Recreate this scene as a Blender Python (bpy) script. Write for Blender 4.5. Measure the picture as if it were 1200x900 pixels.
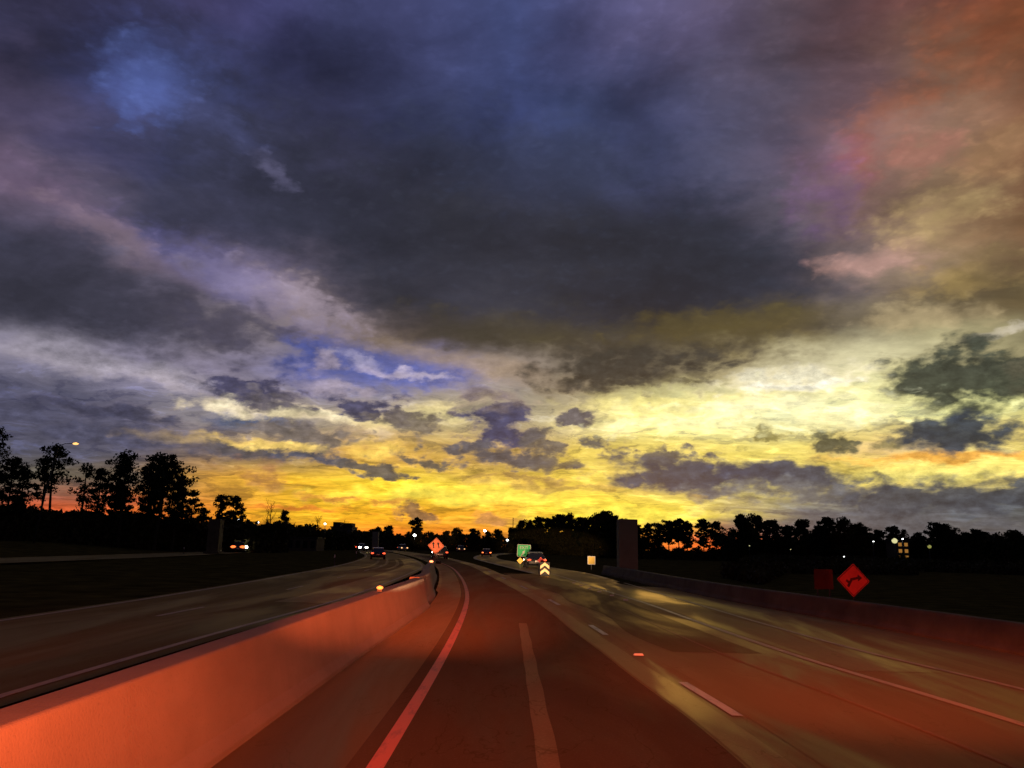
import bpy, bmesh, math, random
import numpy as np
from mathutils import Vector, Matrix

R = math.radians
scene = bpy.context.scene
COL = scene.collection
for o in list(bpy.data.objects):
    bpy.data.objects.remove(o)

# ------------------------------------------------------------------ camera
EYE = 1.85
PITCH, ROLL = R(11.567), R(1.2)
cam_d = bpy.data.cameras.new('camera')
cam_d.sensor_width = 36.0
cam_d.lens = 27.99
cam_d.clip_start = 0.1
cam_d.clip_end = 6000.0
cam = bpy.data.objects.new('camera', cam_d)
COL.objects.link(cam)
_f = Vector((0, math.cos(PITCH), math.sin(PITCH)))
_u0 = Vector((0, -math.sin(PITCH), math.cos(PITCH)))
_r0 = Vector((1, 0, 0))
_r = _r0 * math.cos(ROLL) + _u0 * math.sin(ROLL)
_u = -_r0 * math.sin(ROLL) + _u0 * math.cos(ROLL)
_m = Matrix((( _r.x, _u.x, -_f.x, 0), (_r.y, _u.y, -_f.y, 0), (_r.z, _u.z, -_f.z, EYE), (0, 0, 0, 1)))
cam.matrix_world = _m
scene.camera = cam

# ------------------------------------------------------------------ view
vs = scene.view_settings
vs.view_transform = 'Standard'
vs.look = 'None'
vs.exposure = 0.0
vs.gamma = 1.0
vs.use_curve_mapping = False
scene.render.engine = 'CYCLES'
scene.cycles.use_denoising = True
scene.cycles.use_adaptive_sampling = True
scene.cycles.adaptive_threshold = 0.02
scene.cycles.adaptive_min_samples = 8
scene.cycles.max_bounces = 2
scene.cycles.diffuse_bounces = 1
scene.cycles.glossy_bounces = 1
scene.cycles.transmission_bounces = 2
scene.cycles.sample_clamp_indirect = 3.0

# ------------------------------------------------------------------ world: dusk sky with cloud deck
SUN_AZ, SUN_EL = 9.0, 1.5


def lin(c):
    out = []
    for v in c[:3]:
        v /= 255.0
        out.append(v / 12.92 if v <= 0.04045 else ((v + 0.055) / 1.055) ** 2.4)
    return (out[0], out[1], out[2], 1.0)


class NT:
    """small helper round a node tree"""
    def __init__(self, tree):
        self.t = tree

    def new(self, kind, **kw):
        n = self.t.nodes.new(kind)
        for k, v in kw.items():
            setattr(n, k, v)
        return n

    def put(self, sock, v):
        if isinstance(v, bpy.types.NodeSocket):
            self.t.links.new(v, sock)
        elif v is not None:
            sock.default_value = v

    def math(self, op, a, b=None, c=None, clamp=False):
        n = self.new('ShaderNodeMath', operation=op, use_clamp=clamp)
        self.put(n.inputs[0], a)
        if b is not None:
            self.put(n.inputs[1], b)
        if c is not None:
            self.put(n.inputs[2], c)
        return n.outputs[0]

    def vmath(self, op, a, b=None, out=0):
        n = self.new('ShaderNodeVectorMath', operation=op)
        self.put(n.inputs[0], a)
        if b is not None:
            self.put(n.inputs[1], b)
        return n.outputs['Value'] if op in ('LENGTH', 'DOT_PRODUCT', 'DISTANCE') else n.outputs['Vector']

    def comb(self, x, y, z=0.0):
        n = self.new('ShaderNodeCombineXYZ')
        self.put(n.inputs[0], x); self.put(n.inputs[1], y); self.put(n.inputs[2], z)
        return n.outputs[0]

    def sep(self, v):
        n = self.new('ShaderNodeSeparateXYZ')
        self.put(n.inputs[0], v)
        return n.outputs

    def noise(self, vec, scale=1.0, detail=4.0, rough=0.55, dist=0.0, lac=2.0):
        n = self.new('ShaderNodeTexNoise')
        if vec is not None:
            self.put(n.inputs['Vector'], vec)
        n.inputs['Scale'].default_value = scale
        n.inputs['Detail'].default_value = detail
        n.inputs['Roughness'].default_value = rough
        n.inputs['Lacunarity'].default_value = lac
        n.inputs['Distortion'].default_value = dist
        return n

    def maprange(self, v, a, b, c=0.0, d=1.0, mode='SMOOTHSTEP'):
        n = self.new('ShaderNodeMapRange', interpolation_type=mode)
        self.put(n.inputs['Value'], v)
        self.put(n.inputs['From Min'], a); self.put(n.inputs['From Max'], b)
        self.put(n.inputs['To Min'], c); self.put(n.inputs['To Max'], d)
        return n.outputs[0]

    def mix(self, fac, a, b, blend='MIX'):
        n = self.new('ShaderNodeMix', data_type='RGBA', blend_type=blend)
        self.put(n.inputs[0], fac)
        self.put(n.inputs[6], a)
        self.put(n.inputs[7], b)
        return n.outputs[2]

    def ramp(self, fac, stops, mode='LINEAR'):
        n = self.new('ShaderNodeValToRGB')
        r = n.color_ramp
        r.interpolation = mode
        r.elements[0].position, r.elements[0].color = stops[0]
        r.elements[1].position, r.elements[1].color = stops[-1]
        for p, c in stops[1:-1]:
            e = r.elements.new(p)
            e.color = c
        self.put(n.inputs[0], fac)
        return n.outputs[0]


# cloud and light colours of the evening sky: a row for each height above the horizon (degrees),
# a column for each bearing (degrees from straight ahead)
SKY_AZ = [-35, -30, -25, -20, -15, -10, -5, 0, 5, 10, 15, 20, 25, 30, 35]
SKY = [
    (0.0, [(200, 70, 40), (235, 75, 45), (240, 80, 45), (240, 85, 40), (245, 95, 35), (245, 100, 35), (240, 95, 40), (245, 130, 45), (250, 165, 50), (250, 140, 50), (245, 95, 45), (150, 100, 75), (95, 85, 80), (85, 80, 80), (80, 75, 75)]),
    (2.0, [(150, 90, 70), (215, 95, 55), (235, 105, 50), (245, 150, 45), (252, 190, 45), (252, 185, 40), (250, 175, 45), (252, 190, 60), (255, 225, 60), (252, 225, 75), (200, 180, 110), (110, 115, 120), (98, 103, 108), (88, 94, 96), (85, 88, 88)]),
    (4.0, [(100, 92, 85), (105, 98, 85), (125, 105, 85), (215, 155, 65), (250, 190, 50), (254, 215, 55), (255, 220, 60), (245, 205, 75), (248, 215, 85), (225, 200, 105), (190, 180, 110), (200, 185, 100), (250, 225, 105), (252, 230, 120), (240, 215, 110)]),
    (6.0, [(80, 80, 98), (82, 82, 102), (90, 88, 104), (150, 125, 92), (175, 145, 90), (215, 165, 75), (220, 175, 80), (190, 155, 85), (235, 205, 90), (245, 220, 110), (240, 218, 105), (250, 228, 115), (240, 205, 115), (250, 232, 135), (235, 210, 115)]),
    (9.0, [(74, 74, 98), (80, 80, 104), (116, 112, 132), (150, 142, 142), (172, 158, 140), (178, 164, 142), (205, 188, 135), (150, 142, 132), (225, 208, 150), (255, 248, 165), (255, 254, 185), (255, 255, 200), (255, 250, 175), (245, 245, 170), (215, 205, 130)]),
    (12.0, [(146, 140, 162), (154, 148, 168), (146, 140, 166), (148, 140, 164), (132, 128, 166), (92, 100, 165), (135, 128, 165), (150, 136, 128), (135, 124, 108), (125, 114, 90), (185, 172, 128), (240, 230, 185), (232, 224, 178), (190, 180, 135), (130, 120, 90)]),
    (15.0, [(58, 58, 72), (62, 60, 76), (82, 78, 98), (122, 112, 115), (116, 108, 120), (104, 90, 84), (82, 72, 62), (74, 68, 50), (82, 75, 45), (86, 78, 50), (98, 86, 45), (114, 98, 52), (108, 98, 80), (125, 110, 84), (132, 112, 76)]),
    (18.0, [(64, 64, 86), (72, 70, 92), (104, 98, 120), (116, 106, 136), (88, 80, 96), (54, 54, 64), (50, 50, 60), (54, 54, 60), (60, 60, 58), (50, 54, 64), (50, 54, 70), (62, 60, 74), (105, 94, 95), (152, 128, 98), (126, 92, 62)]),
    (22.0, [(110, 96, 120), (102, 92, 114), (62, 62, 84), (50, 50, 70), (45, 46, 62), (45, 46, 62), (54, 55, 65), (48, 50, 68), (48, 50, 62), (48, 50, 68), (54, 55, 74), (86, 80, 95), (128, 100, 98), (150, 122, 95), (122, 86, 60)]),
    (26.0, [(84, 76, 106), (64, 62, 94), (55, 58, 92), (64, 66, 95), (56, 56, 84), (50, 52, 75), (48, 50, 68), (47, 51, 74), (44, 49, 72), (56, 60, 90), (75, 75, 100), (90, 80, 100), (130, 95, 95), (145, 112, 92), (128, 82, 56)]),
    (30.0, [(50, 48, 75), (66, 72, 122), (66, 74, 122), (55, 58, 95), (52, 53, 84), (50, 54, 86), (48, 53, 84), (52, 60, 100), (46, 54, 86), (58, 62, 95), (80, 78, 105), (88, 78, 95), (108, 82, 88), (136, 100, 80), (138, 84, 55)]),
    (35.0, [(50, 45, 70), (46, 45, 75), (55, 52, 85), (66, 66, 110), (58, 61, 98), (54, 57, 92), (57, 62, 100), (60, 68, 110), (60, 62, 98), (75, 72, 105), (78, 70, 95), (85, 72, 85), (95, 68, 72), (112, 66, 60), (120, 60, 44)]),
    (48.0, [(50, 50, 75), (48, 48, 75), (52, 52, 82), (56, 58, 92), (58, 60, 95), (56, 60, 95), (60, 64, 100), (60, 66, 104), (60, 64, 98), (60, 60, 90), (60, 58, 84), (62, 58, 80), (64, 56, 74), (68, 56, 70), (68, 56, 66)]),
]
BACK = {0.0: (50, 46, 48), 2.0: (50, 48, 54), 4.0: (50, 48, 58)}

# single clouds: bearing, height, half width, half height, tilt (deg), ragged, softness, colour, strength
CLOUDS = [
    # pale openings and lit streaks first
    (-15.0, 9.0, 4.6, 0.55, -10, .5, .5, (245, 230, 190), .95),
    (-19.5, 6.6, 5.0, 0.42, -9, .5, .5, (255, 215, 115), .95),
    (-9.2, 8.3, 2.4, 0.55, -6, .6, .5, (245, 225, 160), .8),
    (-5.2, 9.2, 2.2, 0.8, -6, .6, .6, (240, 226, 165), .75),
    (-9.5, 6.6, 2.2, 0.45, -4, .6, .5, (248, 210, 100), .8),
    (-26.5, 11.2, 6.0, 0.75, -12, .5, .6, (176, 170, 186), .75),
    (-31.0, 12.2, 4.0, 0.6, -10, .5, .6, (170, 164, 182), .65),
    (-22.5, 18.6, 4.2, 1.1, -34, .6, .7, (96, 94, 152), .6),
    (-14.6, 13.6, 2.4, 2.2, -40, .6, .4, (72, 88, 168), .85),
    (-5.6, 11.7, 4.0, 0.8, -10, .6, .6, (96, 104, 168), .7),
    (-20.0, 16.6, 2.6, 0.7, -30, .6, .7, (104, 100, 150), .5),
    (-9.6, 12.6, 4.8, 1.15, -14, .6, .45, (88, 100, 172), .7),
    (-17.3, 8.2, 3.0, 0.55, -4, .5, .5, (72, 92, 132), .85),
    (-9.0, 12.2, 2.6, 0.3, -14, .7, .5, (190, 178, 205), .7),
    (18.5, 11.1, 5.6, 0.6, 3, .7, .5, (252, 246, 215), .9),
    (12.5, 9.4, 8.0, 1.1, 3, .7, .7, (255, 244, 150), .6),
    (31.5, 9.0, 3.0, 1.1, 8, .6, .5, (235, 240, 165), .85),
    (34.5, 13.2, 3.5, 0.35, 14, .5, .5, (225, 215, 195), .75),
    (29.0, 5.3, 6.5, 0.35, -2, .4, .5, (248, 175, 70), .85),
    (27.5, 6.05, 5.0, 0.5, -2, .6, .6, (205, 180, 145), .7),
    (27.5, 4.25, 8.0, 0.55, -1, .5, .5, (255, 238, 130), .9),
    (-3.5, 3.4, 9.0, 0.5, 0, .6, .6, (255, 236, 90), .8),
    (9.5, 2.0, 7.0, 0.5, -3, .5, .5, (255, 236, 90), .9),
    (-27.5, 29.4, 2.3, 1.9, -20, .7, .8, (84, 98, 176), .8),
    (-18.5, 25.8, 2.6, 0.8, -38, .7, .8, (92, 92, 132), .7),
    (-33.5, 22.0, 5.0, 1.2, -32, .6, .8, (118, 98, 128), .55),
    (-27.0, 19.2, 5.0, 0.8, -34, .6, .7, (138, 118, 132), .6),
    (-15.0, 16.0, 4.2, 1.9, -28, .7, .6, (150, 132, 132), .6),
    (-3.0, 12.9, 7.5, 0.7, -17, .5, .7, (168, 146, 122), .6),
    (16.0, 13.7, 3.6, 1.0, -8, .6, .8, (128, 108, 52), .6),
    # the heavy deck
    (-13.5, 23.6, 15.0, 4.3, -32, .34, .8, (43, 44, 60), .92),
    (4.5, 19.0, 13.5, 4.8, -22, .34, .7, (44, 46, 58), .92),
    (13.0, 18.8, 8.0, 3.8, -10, .4, .8, (46, 50, 64), .88),
    (2.0, 27.0, 10.0, 2.6, -12, .6, .7, (44, 50, 74), .6),
    (-31.0, 32.5, 6.0, 2.6, -10, .6, .7, (42, 40, 62), .7),
    (-27.3, 29.4, 2.3, 1.9, -20, .5, .8, (86, 102, 166), .7),
    (-22.5, 27.8, 2.4, 0.9, -34, .6, .8, (76, 82, 128), .45),
    (-18.2, 25.4, 1.8, 0.5, -38, .7, .7, (100, 98, 130), .5),
    (1.5, 14.7, 6.5, 1.2, -16, .6, .6, (66, 60, 46), .7),
    (14.5, 15.2, 6.0, 1.1, 2, .6, .6, (96, 84, 44), .7),
    (25.2, 24.8, 1.6, 1.4, -30, .6, .9, (150, 84, 78), .6),
    (22.8, 23.0, 1.8, 2.4, -50, .6, .9, (112, 84, 122), .6),
    (27.5, 27.5, 2.2, 1.0, 10, .6, .9, (150, 92, 70), .55),
    (33.0, 30.0, 3.0, 2.0, 20, .6, .9, (150, 78, 48), .5),
    (26.0, 18.2, 2.6, 0.9, 0, .6, .8, (182, 142, 132), .72),
    (29.6, 20.5, 2.8, 1.3, 10, .6, .8, (182, 156, 108), .72),
    (31.0, 16.4, 2.4, 0.9, 0, .6, .8, (186, 158, 96), .68),
    (33.5, 23.6, 2.2, 1.2, 10, .7, .7, (166, 128, 92), .6),
    (28.2, 14.4, 3.0, 0.7, 0, .7, .7, (196, 176, 134), .6),
    (29.5, 24.4, 1.8, 1.0, -10, .7, .8, (164, 108, 96), .6),
    (-20.0, 17.6, 3.4, 0.9, -34, .7, .7, (146, 136, 172), .6),
    (-14.8, 16.6, 2.6, 0.9, -30, .7, .6, (164, 150, 168), .6),
    (33.0, 17.0, 3.0, 0.9, -10, .6, .7, (96, 80, 62), .6),
    # dark clouds
    (-29.0, 15.4, 11.0, 3.0, -13, .36, .7, (54, 53, 68), .92),
    (-20.5, 14.7, 4.2, 1.4, -12, .6, .5, (70, 66, 84), .8),
    (-27.0, 8.4, 4.6, 0.5, -8, .5, .4, (62, 62, 86), .85),
    (-27.0, 7.0, 10.0, 1.0, -9, .5, .5, (72, 73, 98), .8),
    (-19.0, 10.1, 3.4, 1.25, -12, .8, .25, (72, 70, 102), .95),
    (-16.3, 9.0, 2.4, 1.1, -24, .9, .3, (104, 97, 106), .9),
    (-14.5, 7.2, 3.4, 1.1, -18, .9, .35, (118, 108, 104), .9),
    (-18.6, 6.3, 3.4, 0.5, -7, .7, .3, (86, 82, 92), .9),
    (-13.6, 6.0, 3.2, 0.45, 2, .7, .3, (84, 86, 104), .95),
    (-9.8, 9.6, 2.6, 1.2, -14, .8, .25, (70, 70, 102), .95),
    (-7.0, 8.4, 2.4, 1.0, -12, .9, .35, (118, 108, 100), .9),
    (-0.9, 8.6, 2.5, 1.6, -18, .8, .25, (64, 68, 104), .97),
    (-1.4, 10.4, 2.6, 0.9, -8, .9, .5, (132, 118, 116), .7),
    (-1.6, 6.4, 3.2, 0.65, -6, .9, .3, (92, 90, 98), .95),
    (2.1, 6.7, 1.7, 1.5, -40, .9, .3, (98, 94, 94), .9),
    (4.4, 5.6, 1.7, 0.4, 14, .8, .3, (98, 92, 84), .85),
    (-10.2, 5.6, 2.7, 0.55, -14, .9, .25, (98, 92, 88), .95),
    (-6.8, 5.9, 1.9, 0.7, 4, .9, .25, (104, 96, 88), .95),
    (6.8, 7.2, 1.15, 0.65, -4, .8, .3, (92, 92, 92), .95),
    (5.0, 9.1, 2.4, 0.62, -8, .8, .3, (98, 94, 104), .95),
    (8.3, 12.4, 5.6, 1.35, 6, .7, .4, (60, 59, 54), .92),
    (13.2, 11.3, 1.8, 0.6, -6, .8, .4, (104, 97, 74), .85),
    (18.4, 7.5, 1.0, 0.7, -8, .9, .35, (132, 124, 72), .9),
    (21.2, 6.7, 1.6, 0.72, -14, .8, .3, (94, 94, 72), .95),
    (25.2, 6.3, 1.1, 0.4, -4, .9, .35, (138, 128, 86), .85),
    (22.0, 4.9, 1.7, 0.4, -24, .9, .4, (190, 172, 72), .8),
    (12.4, 4.8, 6.0, 1.15, -6, .4, .25, (62, 72, 94), .97),
    (11.0, 6.0, 2.6, 0.5, -5, .8, .3, (92, 92, 96), .9),
    (18.6, 4.6, 4.8, 1.1, -14, .4, .25, (66, 74, 94), .97),
    (19.0, 3.5, 5.5, 0.7, -5, .7, .4, (112, 114, 116), .85),
    (29.0, 2.7, 9.0, 1.15, 3, .5, .3, (76, 82, 92), .97),
    (24.0, 1.2, 9.0, 0.9, 0, .6, .5, (96, 98, 104), .85),
    (30.4, 10.1, 4.4, 2.3, -8, .45, .25, (64, 70, 60), .97),
    (35.0, 9.8, 2.5, 1.2, 10, .7, .4, (96, 92, 74), .85),
    (29.6, 6.8, 4.4, 1.2, -7, .45, .25, (58, 68, 82), .97),
    (35.0, 5.6, 1.2, 0.5, 0, .7, .3, (110, 105, 82), .85),
    (13.0, 8.2, 5.0, 0.55, 3, .8, .7, (255, 253, 196), .62),
    (17.0, 9.4, 5.5, 0.5, 2, .8, .7, (255, 255, 216), .62),
    (23.5, 8.6, 3.6, 0.7, 0, .8, .7, (255, 253, 200), .62),
    (8.5, 8.0, 2.4, 0.5, 3, .8, .7, (255, 246, 180), .8),
    (20.0, 10.6, 4.0, 0.3, 4, .7, .6, (255, 252, 232), .85),
    (-11.2, 13.0, 2.4, 0.28, -16, .9, .7, (176, 170, 204), .7),
    (-6.8, 11.9, 2.2, 0.24, -12, .9, .7, (186, 176, 200), .7),
    (-14.0, 12.6, 1.0, 0.7, -20, .9, .6, (158, 146, 166), .7),
    (-24.0, 10.6, 2.6, 0.45, -12, .7, .6, (176, 168, 182), .7),
    (-12.2, 10.8, 2.2, 0.35, -10, .7, .6, (172, 160, 176), .6),
    (-19.5, 9.2, 2.2, 0.5, -14, .6, .6, (246, 232, 196), .9),
    (-15.8, 8.7, 1.6, 0.4, -6, .7, .6, (238, 222, 176), .8),
    (-17.0, 6.75, 3.4, 0.3, -10, .6, .5, (255, 218, 120), .9),
    (-6.6, 2.2, 1.2, 0.45, -8, .9, .35, (128, 96, 72), .9),
    (-1.0, 1.8, 2.2, 0.4, -5, .9, .45, (190, 132, 82), .8),
    (-16.4, 4.3, 1.9, 0.8, -40, .9, .6, (160, 112, 72), .75),
    (-11.0, 3.1, 3.0, 0.18, -3, .8, .5, (205, 130, 62), .8),
    (-14.5, 2.4, 3.4, 0.2, -2, .8, .5, (220, 125, 50), .75),
    (4.5, 3.9, 4.5, 0.35, -5, .8, .4, (190, 158, 82), .8),
    (1.0, 4.6, 3.2, 0.3, -8, .8, .4, (160, 130, 78), .8),
]


def build_world():
    w = bpy.data.worlds.new('World')
    scene.world = w
    w.use_nodes = True
    nt = w.node_tree
    for n in list(nt.nodes):
        nt.nodes.remove(n)
    g = NT(nt)
    tc = g.new('ShaderNodeTexCoord')
    d = g.vmath('NORMALIZE', tc.outputs['Generated'])
    x, y, z = g.sep(d)[0:3]
    az = g.math('MULTIPLY', g.math('ARCTAN2', x, y), 180 / math.pi)
    el = g.math('MULTIPLY', g.math('ARCSINE', z), 180 / math.pi)
    # the cloud banks dip slightly to one side
    v = g.math('SUBTRACT', g.math('SUBTRACT', el, g.math('MULTIPLY', az, 0.021 )), 0.18)
    zc = g.math('ADD', g.math('MAXIMUM', z, 0.0), 0.11)
    plane = g.comb(g.math('DIVIDE', x, zc), g.math('DIVIDE', y, zc), 0.0)
    # wandering of the cloud edges
    n1 = g.noise(plane, 1.3, 5.0, 0.58)
    s1 = g.sep(n1.outputs['Color'])
    ang = g.comb(g.math('MULTIPLY', az, 0.22), g.math('MULTIPLY', v, 0.42), 0.7)
    n2 = g.noise(ang, 1.0, 5.0, 0.62)
    s2 = g.sep(n2.outputs['Color'])
    wamp = g.maprange(v, 0.0, 26.0, 0.35, 3.4, 'LINEAR')
    a1 = g.math('MULTIPLY', g.math('SUBTRACT', s1[0], 0.5), 9.0)
    a2 = g.math('MULTIPLY', g.math('SUBTRACT', s2[0], 0.5), 3.5)
    azw = g.math('ADD', az, g.math('ADD', a1, a2))
    e1 = g.math('MULTIPLY', g.math('SUBTRACT', s1[1], 0.5), g.math('MULTIPLY', wamp, 2.0))
    e2 = g.math('MULTIPLY', g.math('SUBTRACT', s2[1], 0.5), g.math('MULTIPLY', wamp, 1.2))
    vw = g.math('ADD', v, g.math('ADD', e1, e2))
    fac = g.math('ADD', g.math('MULTIPLY', azw, 1 / 360.0), 0.5)
    c = None
    prev = None
    for e, cols in SKY:
        back = BACK.get(e, (42, 42, 58))
        stops = [(0.0, lin(back)), (0.5 - 75 / 360.0, lin(back))]
        left = tuple((a + b) / 2 for a, b in zip(cols[0], back))
        right = tuple((a + b) / 2 for a, b in zip(cols[-1], back))
        stops.append((0.5 - 46 / 360.0, lin(left)))
        for a, cc in zip(SKY_AZ, cols):
            stops.append((0.5 + a / 360.0, lin(cc)))
        stops.append((0.5 + 46 / 360.0, lin(right)))
        stops += [(0.5 + 75 / 360.0, lin(back)), (1.0, lin(back))]
        f_i = fac if c is None else g.math('MULTIPLY_ADD', g.sep(c)[0], 1e-7, fac)
        row = g.ramp(f_i, stops)
        if c is None:
            c = row
        else:
            t = g.maprange(g.math('MULTIPLY_ADD', g.sep(c)[0], 1e-7, vw), prev, e, 0, 1, 'SMOOTHSTEP')
            c = g.mix(t, c, row)
        prev = e
    # fine ripples of the high cloud, in perspective
    rip = g.noise(g.vmath('MULTIPLY', plane, (1.0, 1.6, 1.0)), 3.4, 5.0, 0.66, 0.8)
    rr = g.maprange(rip.outputs['Fac'], 0.32, 0.68, 0.74, 1.24, 'LINEAR')
    lowz = g.maprange(v, 12.0, 3.0, 0.0, 1.0)
    rfac = g.math('MULTIPLY_ADD', lowz, 0.55, 0.45)
    grey = g.comb(rr, rr, rr)
    c = g.mix(rfac, c, g.vmath('MULTIPLY', c, grey))
    # big soft folds of the deck
    zs = g.math('ADD', g.math('MAXIMUM', z, 0.0), 0.42)
    puff = g.comb(g.math('DIVIDE', x, zs), g.math('MULTIPLY', g.math('DIVIDE', y, zs), 1.25), 4.4)
    fold = g.noise(puff, 3.3, 6.0, 0.56, 0.25)
    fr = g.maprange(fold.outputs['Fac'], 0.34, 0.66, 0.72, 1.30, 'LINEAR')
    highz = g.maprange(v, 8.0, 16.0, 0.25, 1.0)
    c = g.mix(highz, c, g.vmath('MULTIPLY', c, g.comb(fr, fr, fr)))
    # cloudlets: small torn scraps, thicker in some places than in others
    cl = g.noise(g.comb(g.math('MULTIPLY', azw, 0.42), g.math('MULTIPLY', vw, 1.35), 9.2), 1.0, 5.0, 0.60, 0.5)
    band = g.maprange(v, 13.0, 8.0, 0.0, 1.0)
    ck = g.math('MULTIPLY', g.maprange(cl.outputs['Fac'], 0.52, 0.66, 0.0, 0.62), band)
    c = g.mix(ck, c, g.vmath('MULTIPLY', c, (0.42, 0.44, 0.66)))
    cb = g.math('MULTIPLY', g.maprange(cl.outputs['Fac'], 0.47, 0.34, 0.0, 0.55), band)
    c = g.mix(cb, c, g.vmath('MULTIPLY', c, (1.30, 1.38, 1.75)))
    # single clouds with ragged edges
    ed = g.noise(g.comb(g.math('MULTIPLY', az, 0.42), g.math('MULTIPLY', v, 0.78), 2.3), 1.0, 5.0, 0.54)
    vo = g.new('ShaderNodeTexVoronoi', voronoi_dimensions='2D', feature='SMOOTH_F1')
    g.put(vo.inputs['Vector'], g.comb(g.math('MULTIPLY_ADD', s2[1], 1.6, g.math('MULTIPLY', az, 0.50)), g.math('MULTIPLY_ADD', s2[2], 1.6, g.math('MULTIPLY', v, 0.98)), 0.0))
    vo.inputs['Scale'].default_value = 1.0
    vo.inputs['Detail'].default_value = 2.0
    vo.inputs['Roughness'].default_value = 0.55
    vo.inputs['Smoothness'].default_value = 0.35
    lump = g.math('SUBTRACT', 0.62, vo.outputs['Distance'])
    edn = g.math('ADD', g.math('MULTIPLY', g.math('SUBTRACT', ed.outputs['Fac'], 0.5), 0.75), g.math('MULTIPLY', lump, 0.27))
    billow = g.noise(g.comb(g.math('MULTIPLY', az, 0.9), g.math('MULTIPLY', v, 1.5), 5.1), 1.0, 5.0, 0.64)
    bl = g.maprange(billow.outputs['Fac'], 0.32, 0.68, 0.66, 1.42, 'LINEAR')
    bl = g.math('MULTIPLY', bl, g.maprange(lump, -0.1, 0.5, 0.80, 1.2, 'LINEAR'))
    blv = g.comb(bl, bl, bl)
    pa = g.math('ADD', az, g.math('MULTIPLY', g.math('SUBTRACT', s2[0], 0.5), 6.5))
    pv = g.math('ADD', v, g.math('MULTIPLY', g.math('SUBTRACT', s2[2], 0.5), 2.6))
    P = g.comb(pa, pv, 0.0)
    cover = g.math('MULTIPLY', edn, 0.001)
    for (ca, ce, wa, we, rot, rag, soft, colr, op) in CLOUDS:
        # each cloud is laid over the last (the tiny term only keeps the order of evaluation)
        chain = g.new('ShaderNodeVectorMath', operation='MULTIPLY_ADD')
        g.put(chain.inputs[0], c)
        chain.inputs[1].default_value = (1e-7, 1e-7, 1e-7)
        g.put(chain.inputs[2], P)
        m = g.new('ShaderNodeMapping', vector_type='TEXTURE')
        g.put(m.inputs['Vector'], chain.outputs[0])
        m.inputs['Location'].default_value = (ca, ce, 0)
        m.inputs['Rotation'].default_value = (0, 0, R(rot * 0.6))
        m.inputs['Scale'].default_value = (wa, we, 1)
        dist = g.vmath('LENGTH', m.outputs[0])
        dn = g.math('MULTIPLY_ADD', edn, -rag * 4.6, dist)
        k = g.maprange(dn, 1.26 + soft * 0.9, 0.92 - soft, 0.0, op)
        c = g.mix(k, c, lin(colr))
        cover = g.math('MAXIMUM', cover, k)
    c = g.mix(g.math('MULTIPLY', cover, g.maprange(v, 11.0, 16.0, 1.0, 0.22)), c, g.vmath('MULTIPLY', c, blv))
    # thin cloud edges let the light through
    rim = g.math('MULTIPLY', g.math('MULTIPLY', cover, g.math('SUBTRACT', 1.0, cover)), 1.6)
    rimk = g.math('MULTIPLY', rim, g.maprange(v, 14.0, 10.0, 0.2, 1.0))
    c = g.mix(rimk, c, g.vmath('MULTIPLY', c, (1.75, 1.62, 1.45)))
    # folds and hollows inside the heavy deck
    fr2 = g.maprange(fold.outputs['Fac'], 0.34, 0.66, 0.66, 1.42, 'LINEAR')
    fr3 = g.math('MULTIPLY', fr2, g.maprange(lump, -0.1, 0.5, 0.92, 1.08, 'LINEAR'))
    c = g.mix(g.maprange(v, 12.0, 17.0, 0.0, 0.85), c, g.vmath('MULTIPLY', c, g.comb(fr3, fr3, fr3)))
    # thin streaks over everything low in the west
    r2 = g.maprange(rip.outputs['Fac'], 0.34, 0.66, 0.90, 1.10, 'LINEAR')
    r3 = g.maprange(cl.outputs['Fac'], 0.36, 0.64, 1.14, 0.84, 'LINEAR')
    r2 = g.math('MULTIPLY', r2, r3)
    c = g.mix(g.math('MULTIPLY', g.maprange(v, 14.0, 9.0, 0.0, 0.8), g.math('MULTIPLY_ADD', cover, -0.35, 1.0)), c, g.vmath('MULTIPLY', c, g.comb(r2, r2, r2)))
    bg = g.new('ShaderNodeBackground')
    g.put(bg.inputs['Color'], c)
    bg.inputs['Strength'].default_value = 1.0
    sky = g.new('ShaderNodeTexSky', sky_type='NISHITA')
    sky.sun_disc = False
    sky.sun_elevation = R(SUN_EL)
    sky.sun_rotation = R(SUN_AZ)
    sky.air_density = 1.0
    sky.dust_density = 2.0
    bg2 = g.new('ShaderNodeBackground')
    g.put(bg2.inputs['Color'], sky.outputs[0])
    bg2.inputs['Strength'].default_value = 0.05
    mixs = g.new('ShaderNodeMixShader')
    mixs.inputs[0].default_value = 0.92      # the cloud cover lets little of the clear air through
    nt.links.new(bg2.outputs[0], mixs.inputs[1])
    nt.links.new(bg.outputs[0], mixs.inputs[2])
    out = g.new('ShaderNodeOutputWorld')
    nt.links.new(mixs.outputs[0], out.inputs['Surface'])


build_world()


def light(name, kind, loc, aim, energy, color, **kw):
    d = bpy.data.lights.new(name, kind)
    d.energy = energy
    d.color = color
    for k, v in kw.items():
        setattr(d, k, v)
    o = bpy.data.objects.new(name, d)
    COL.objects.link(o)
    o.location = loc
    dirv = Vector(aim) - Vector(loc)
    o.rotation_euler = dirv.to_track_quat('-Z', 'Y').to_euler()
    return o


# the sun, almost down behind the cloud banks
_sd = Vector((math.sin(R(SUN_AZ)) * math.cos(R(SUN_EL)), math.cos(R(SUN_AZ)) * math.cos(R(SUN_EL)), math.sin(R(SUN_EL))))
light('sun', 'SUN', _sd * 50, (0, 0, 0), 0.25, (1.0, 0.66, 0.32), angle=R(10))
# added spots at the camera: red for the near glow, warm for the signs
RED = (1.0, 0.125, 0.034)


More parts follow.
